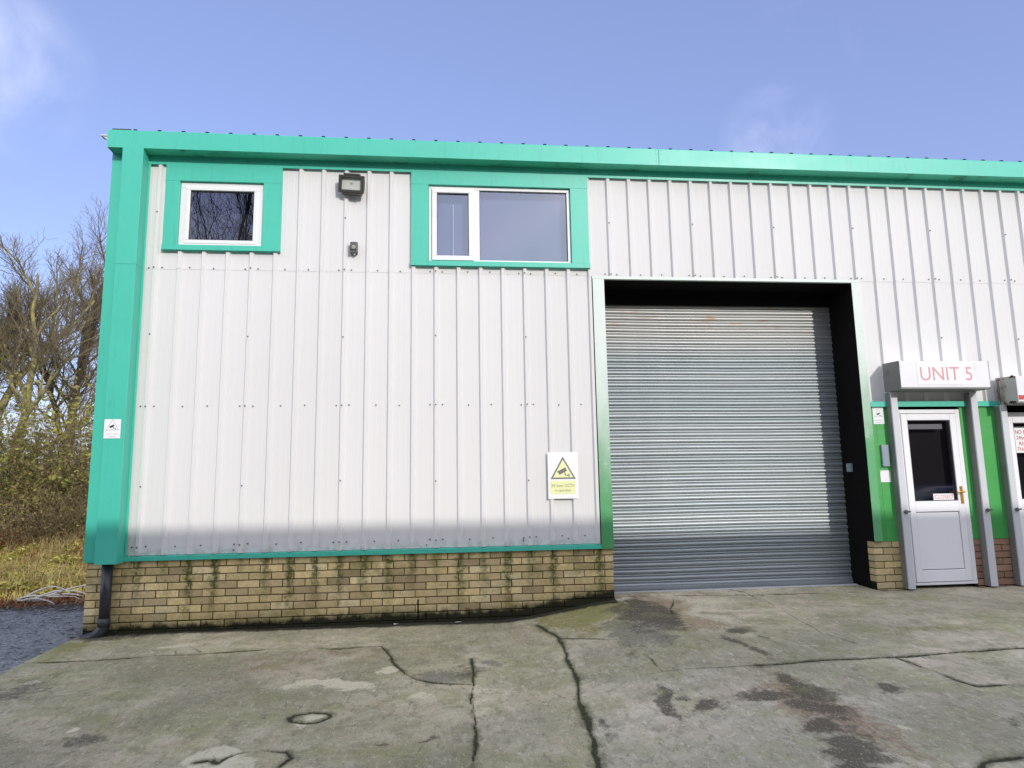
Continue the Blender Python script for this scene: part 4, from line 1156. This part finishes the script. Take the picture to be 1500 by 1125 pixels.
# broad leaves heaped in cushions give the lumpy yellow-green surface
r = random.Random(12); g = np.random.RandomState(12); b = MB()
X_ = g.uniform(-7.5, -1.3, 26000); Y_ = g.uniform(2.6, 8.0, 26000); k_ = lumpA(X_, Y_, 5) > .22; X_ = X_[k_]; Y_ = Y_[k_]
Z_ = bank(X_, Y_) + g.uniform(0, .05, len(X_)) + .30*np.clip(lumpA(X_*1.7, Y_*1.7, 41)-.38, 0, 1)
for x, y, z in zip(X_.tolist(), Y_.tolist(), Z_.tolist()):
    s = r.uniform(.018, .055)
    u = rv(r); u.z *= .4; u.normalize(); w = Vector((0,0,1)).cross(u)+rv(r,.3); w.normalize()
    p = Vector((x,y,z)); b.face([p-u*s, p-u*s*.2+w*s*.6, p+u*s, p-u*s*.1-w*s*.6], 0 if r.random() < .8 else 1)
o = b.build('ground_ivy', [M['grass_green'], M['leaf_olive']]); tag(o, 'broad yellow green ground leaves covering the bank', 'ground cover', kind='stuff')
# pale sticks tangled at the gravel edge
r = random.Random(3)
t = thing('branch_pile', (-2.05, 2.5, -.75), 'bundle of pale bare sticks lying where gravel meets grass', 'branch')
for i in range(7):
    p = Vector((-2.35+r.uniform(-.1,.25), 2.4+r.uniform(-.15,.15), -.72)); d = Vector((1, r.uniform(-.3,.3), r.uniform(.0,.55))).normalized(); pts = [p]
    for k in range(8): d = (d+rv(r,.12)+Vector((0,0,-.09))).normalized(); pts.append(pts[-1]+d*.10)
    b = MB(); b.tube(pts, [.013*(1-.6*k/8) for k in range(9)], 6); b.build('stick', M['pale_wood'], t, smooth=True)
# loose stones on the gravel
r = random.Random(20); b = MB()
for i in range(2600):
    x = r.uniform(-3.2, -.48); y = r.uniform(-1.6, 2.0); z = float(gleft(x, y)); s = r.uniform(.006, .02)
    q = [Vector((x,y,z+.004))+Vector((r.gauss(0,1)*s, r.gauss(0,1)*s, r.random()*s*.7)) for _ in range(5)]
    b.face([q[0],q[1],q[2]]); b.face([q[0],q[2],q[3]]); b.face([q[0],q[3],q[1]]); b.face([q[1],q[2],q[4]]); b.face([q[2],q[3],q[4]])
M['stone'] = plain('loose_stone', (.27,.275,.29), .9, .4, 30.)
o = b.build('loose_stones', M['stone']); tag(o, 'loose grey stones scattered over the gravel track', 'stones', kind='stuff')
# overhead cable
b = MB(); a = Vector((-22, 28, 9.9)); c2 = Vector((3, 29.5, 7.4)); pts = []
for i in range(21):
    f = i/20; p = a.lerp(c2, f); p.z -= .5*math.sin(math.pi*f); pts.append(p)
b.tube(pts, .022, 6); tag(b.build('overhead_cable', M['wire'], smooth=True), 'thin black overhead cable sagging across the bare trees', 'cable')

# ------------------------------------------------------------------ across the yard (behind the camera): casts the shade, is mirrored in the glass
t = thing('brick_warehouse', (10, -16, -1), 'dark brick warehouse with a flat parapet facing the white unit across the yard', 'building')
M['far_brick'] = plain('dark_brick', (.075,.045,.035), .9, .25, 6.)
b = MB(); b.box(-16, 40, -28, -16, -1.2, 6.83); b.build('wall', M['far_brick'], t)
b = MB(); b.box(-16.1, 40.1, -28.1, -15.95, 6.83, 6.95); b.build('parapet', M['housing_grey'], t)
for i in range(9):
    x = -12+i*5.6
    b = MB(); b.box(x, x+2.2, -16.0, -15.96, 2.6, 4.0); f = b.build('window', M['pvc'], t)
    b = MB(); b.box(x+.08, x+2.12, -15.97, -15.95, 2.68, 3.92); o = b.build('pane', M['dark'], None); attach(o, f)
for k, (x, y, h, sd, wh) in enumerate(((-2.7, -11.2, 16., 31, 'right of the mirrored row'), (-4.0, -12.0, 17., 32, 'in the middle of the mirrored row'), (-5.3, -12.4, 16.5, 35, 'left of the mirrored row'))):
    tree((x, y, -.95), h, sd, 'bare dark tree behind the camera, '+wh, .40, (.01*k,0), 1.25, (M['dark_bark'], M['dark_bark']), 'bare trees mirrored in the small window', .30, .10)
t = thing('parked_car', (13.2, -5.6, -.93), 'dark blue hatchback parked in the yard, mirrored low in the door glass', 'car')
M['car_paint'] = plain('car_paint', (.03,.05,.10), .2, .03, 2.)
def loft(secs):
    """secs: (x, half width, z bottom, z top) stations along the car"""
    b = MB(); k = 12
    for x, hw, z0, z1 in secs:
        for i in range(k):
            a = 2*math.pi*i/k+math.pi/k; cs, sn = math.cos(a), math.sin(a)
            f = lambda q: math.copysign(abs(q)**.45, q)
            b.v.append((13.2+x, -5.6+hw*f(cs), -.93+(z0+z1)/2+(z1-z0)/2*f(sn)))
    n = len(secs)
    for j in range(n-1):
        for i in range(k): b.f.append((j*k+i, j*k+(i+1) % k, (j+1)*k+(i+1) % k, (j+1)*k+i)); b.m.append(0)
    b.f.append(tuple(range(k))[::-1]); b.f.append(tuple((n-1)*k+i for i in range(k))); b.m += [0, 0]
    return b
loft([(-2.0,.70,.28,.62),(-1.9,.80,.20,.80),(-1.2,.86,.18,.92),(0,.87,.18,.94),(1.2,.86,.18,.95),(1.85,.80,.22,.92),(1.95,.72,.30,.80)]).build('body', M['car_paint'], t, smooth=True)
loft([(-1.15,.74,.85,.93),(-.45,.68,.85,1.38),(.2,.68,.85,1.45),(1.1,.68,.85,1.42),(1.75,.70,.85,.98)]).build('cabin', M['car_paint'], t, smooth=True)
for sg in (-1, 1):
    b = MB(); b.prism([(13.2-.78,.03),(13.2-.36,.40),(13.2+1.05,.42),(13.2+1.42,.03)], 'y', -5.6+sg*.70, -5.6+sg*.72); b.build('side_window', M['dark'], t)
    for wx in (-1.25, 1.25):
        b = MB(); b.tube([(13.2+wx,-5.6+sg*.68,-.62),(13.2+wx,-5.6+sg*.88,-.62)], .31, 20); w_ = b.build('wheel', M['wire'], t)
        b = MB(); b.tube([(13.2+wx,-5.6+sg*.86,-.62),(13.2+wx,-5.6+sg*.885,-.62)], .19, 16); o = b.build('rim', M['rail'], None); attach(o, w_)
print('objects', len(bpy.data.objects), 'verts', sum(len(m.vertices) for m in bpy.data.meshes))
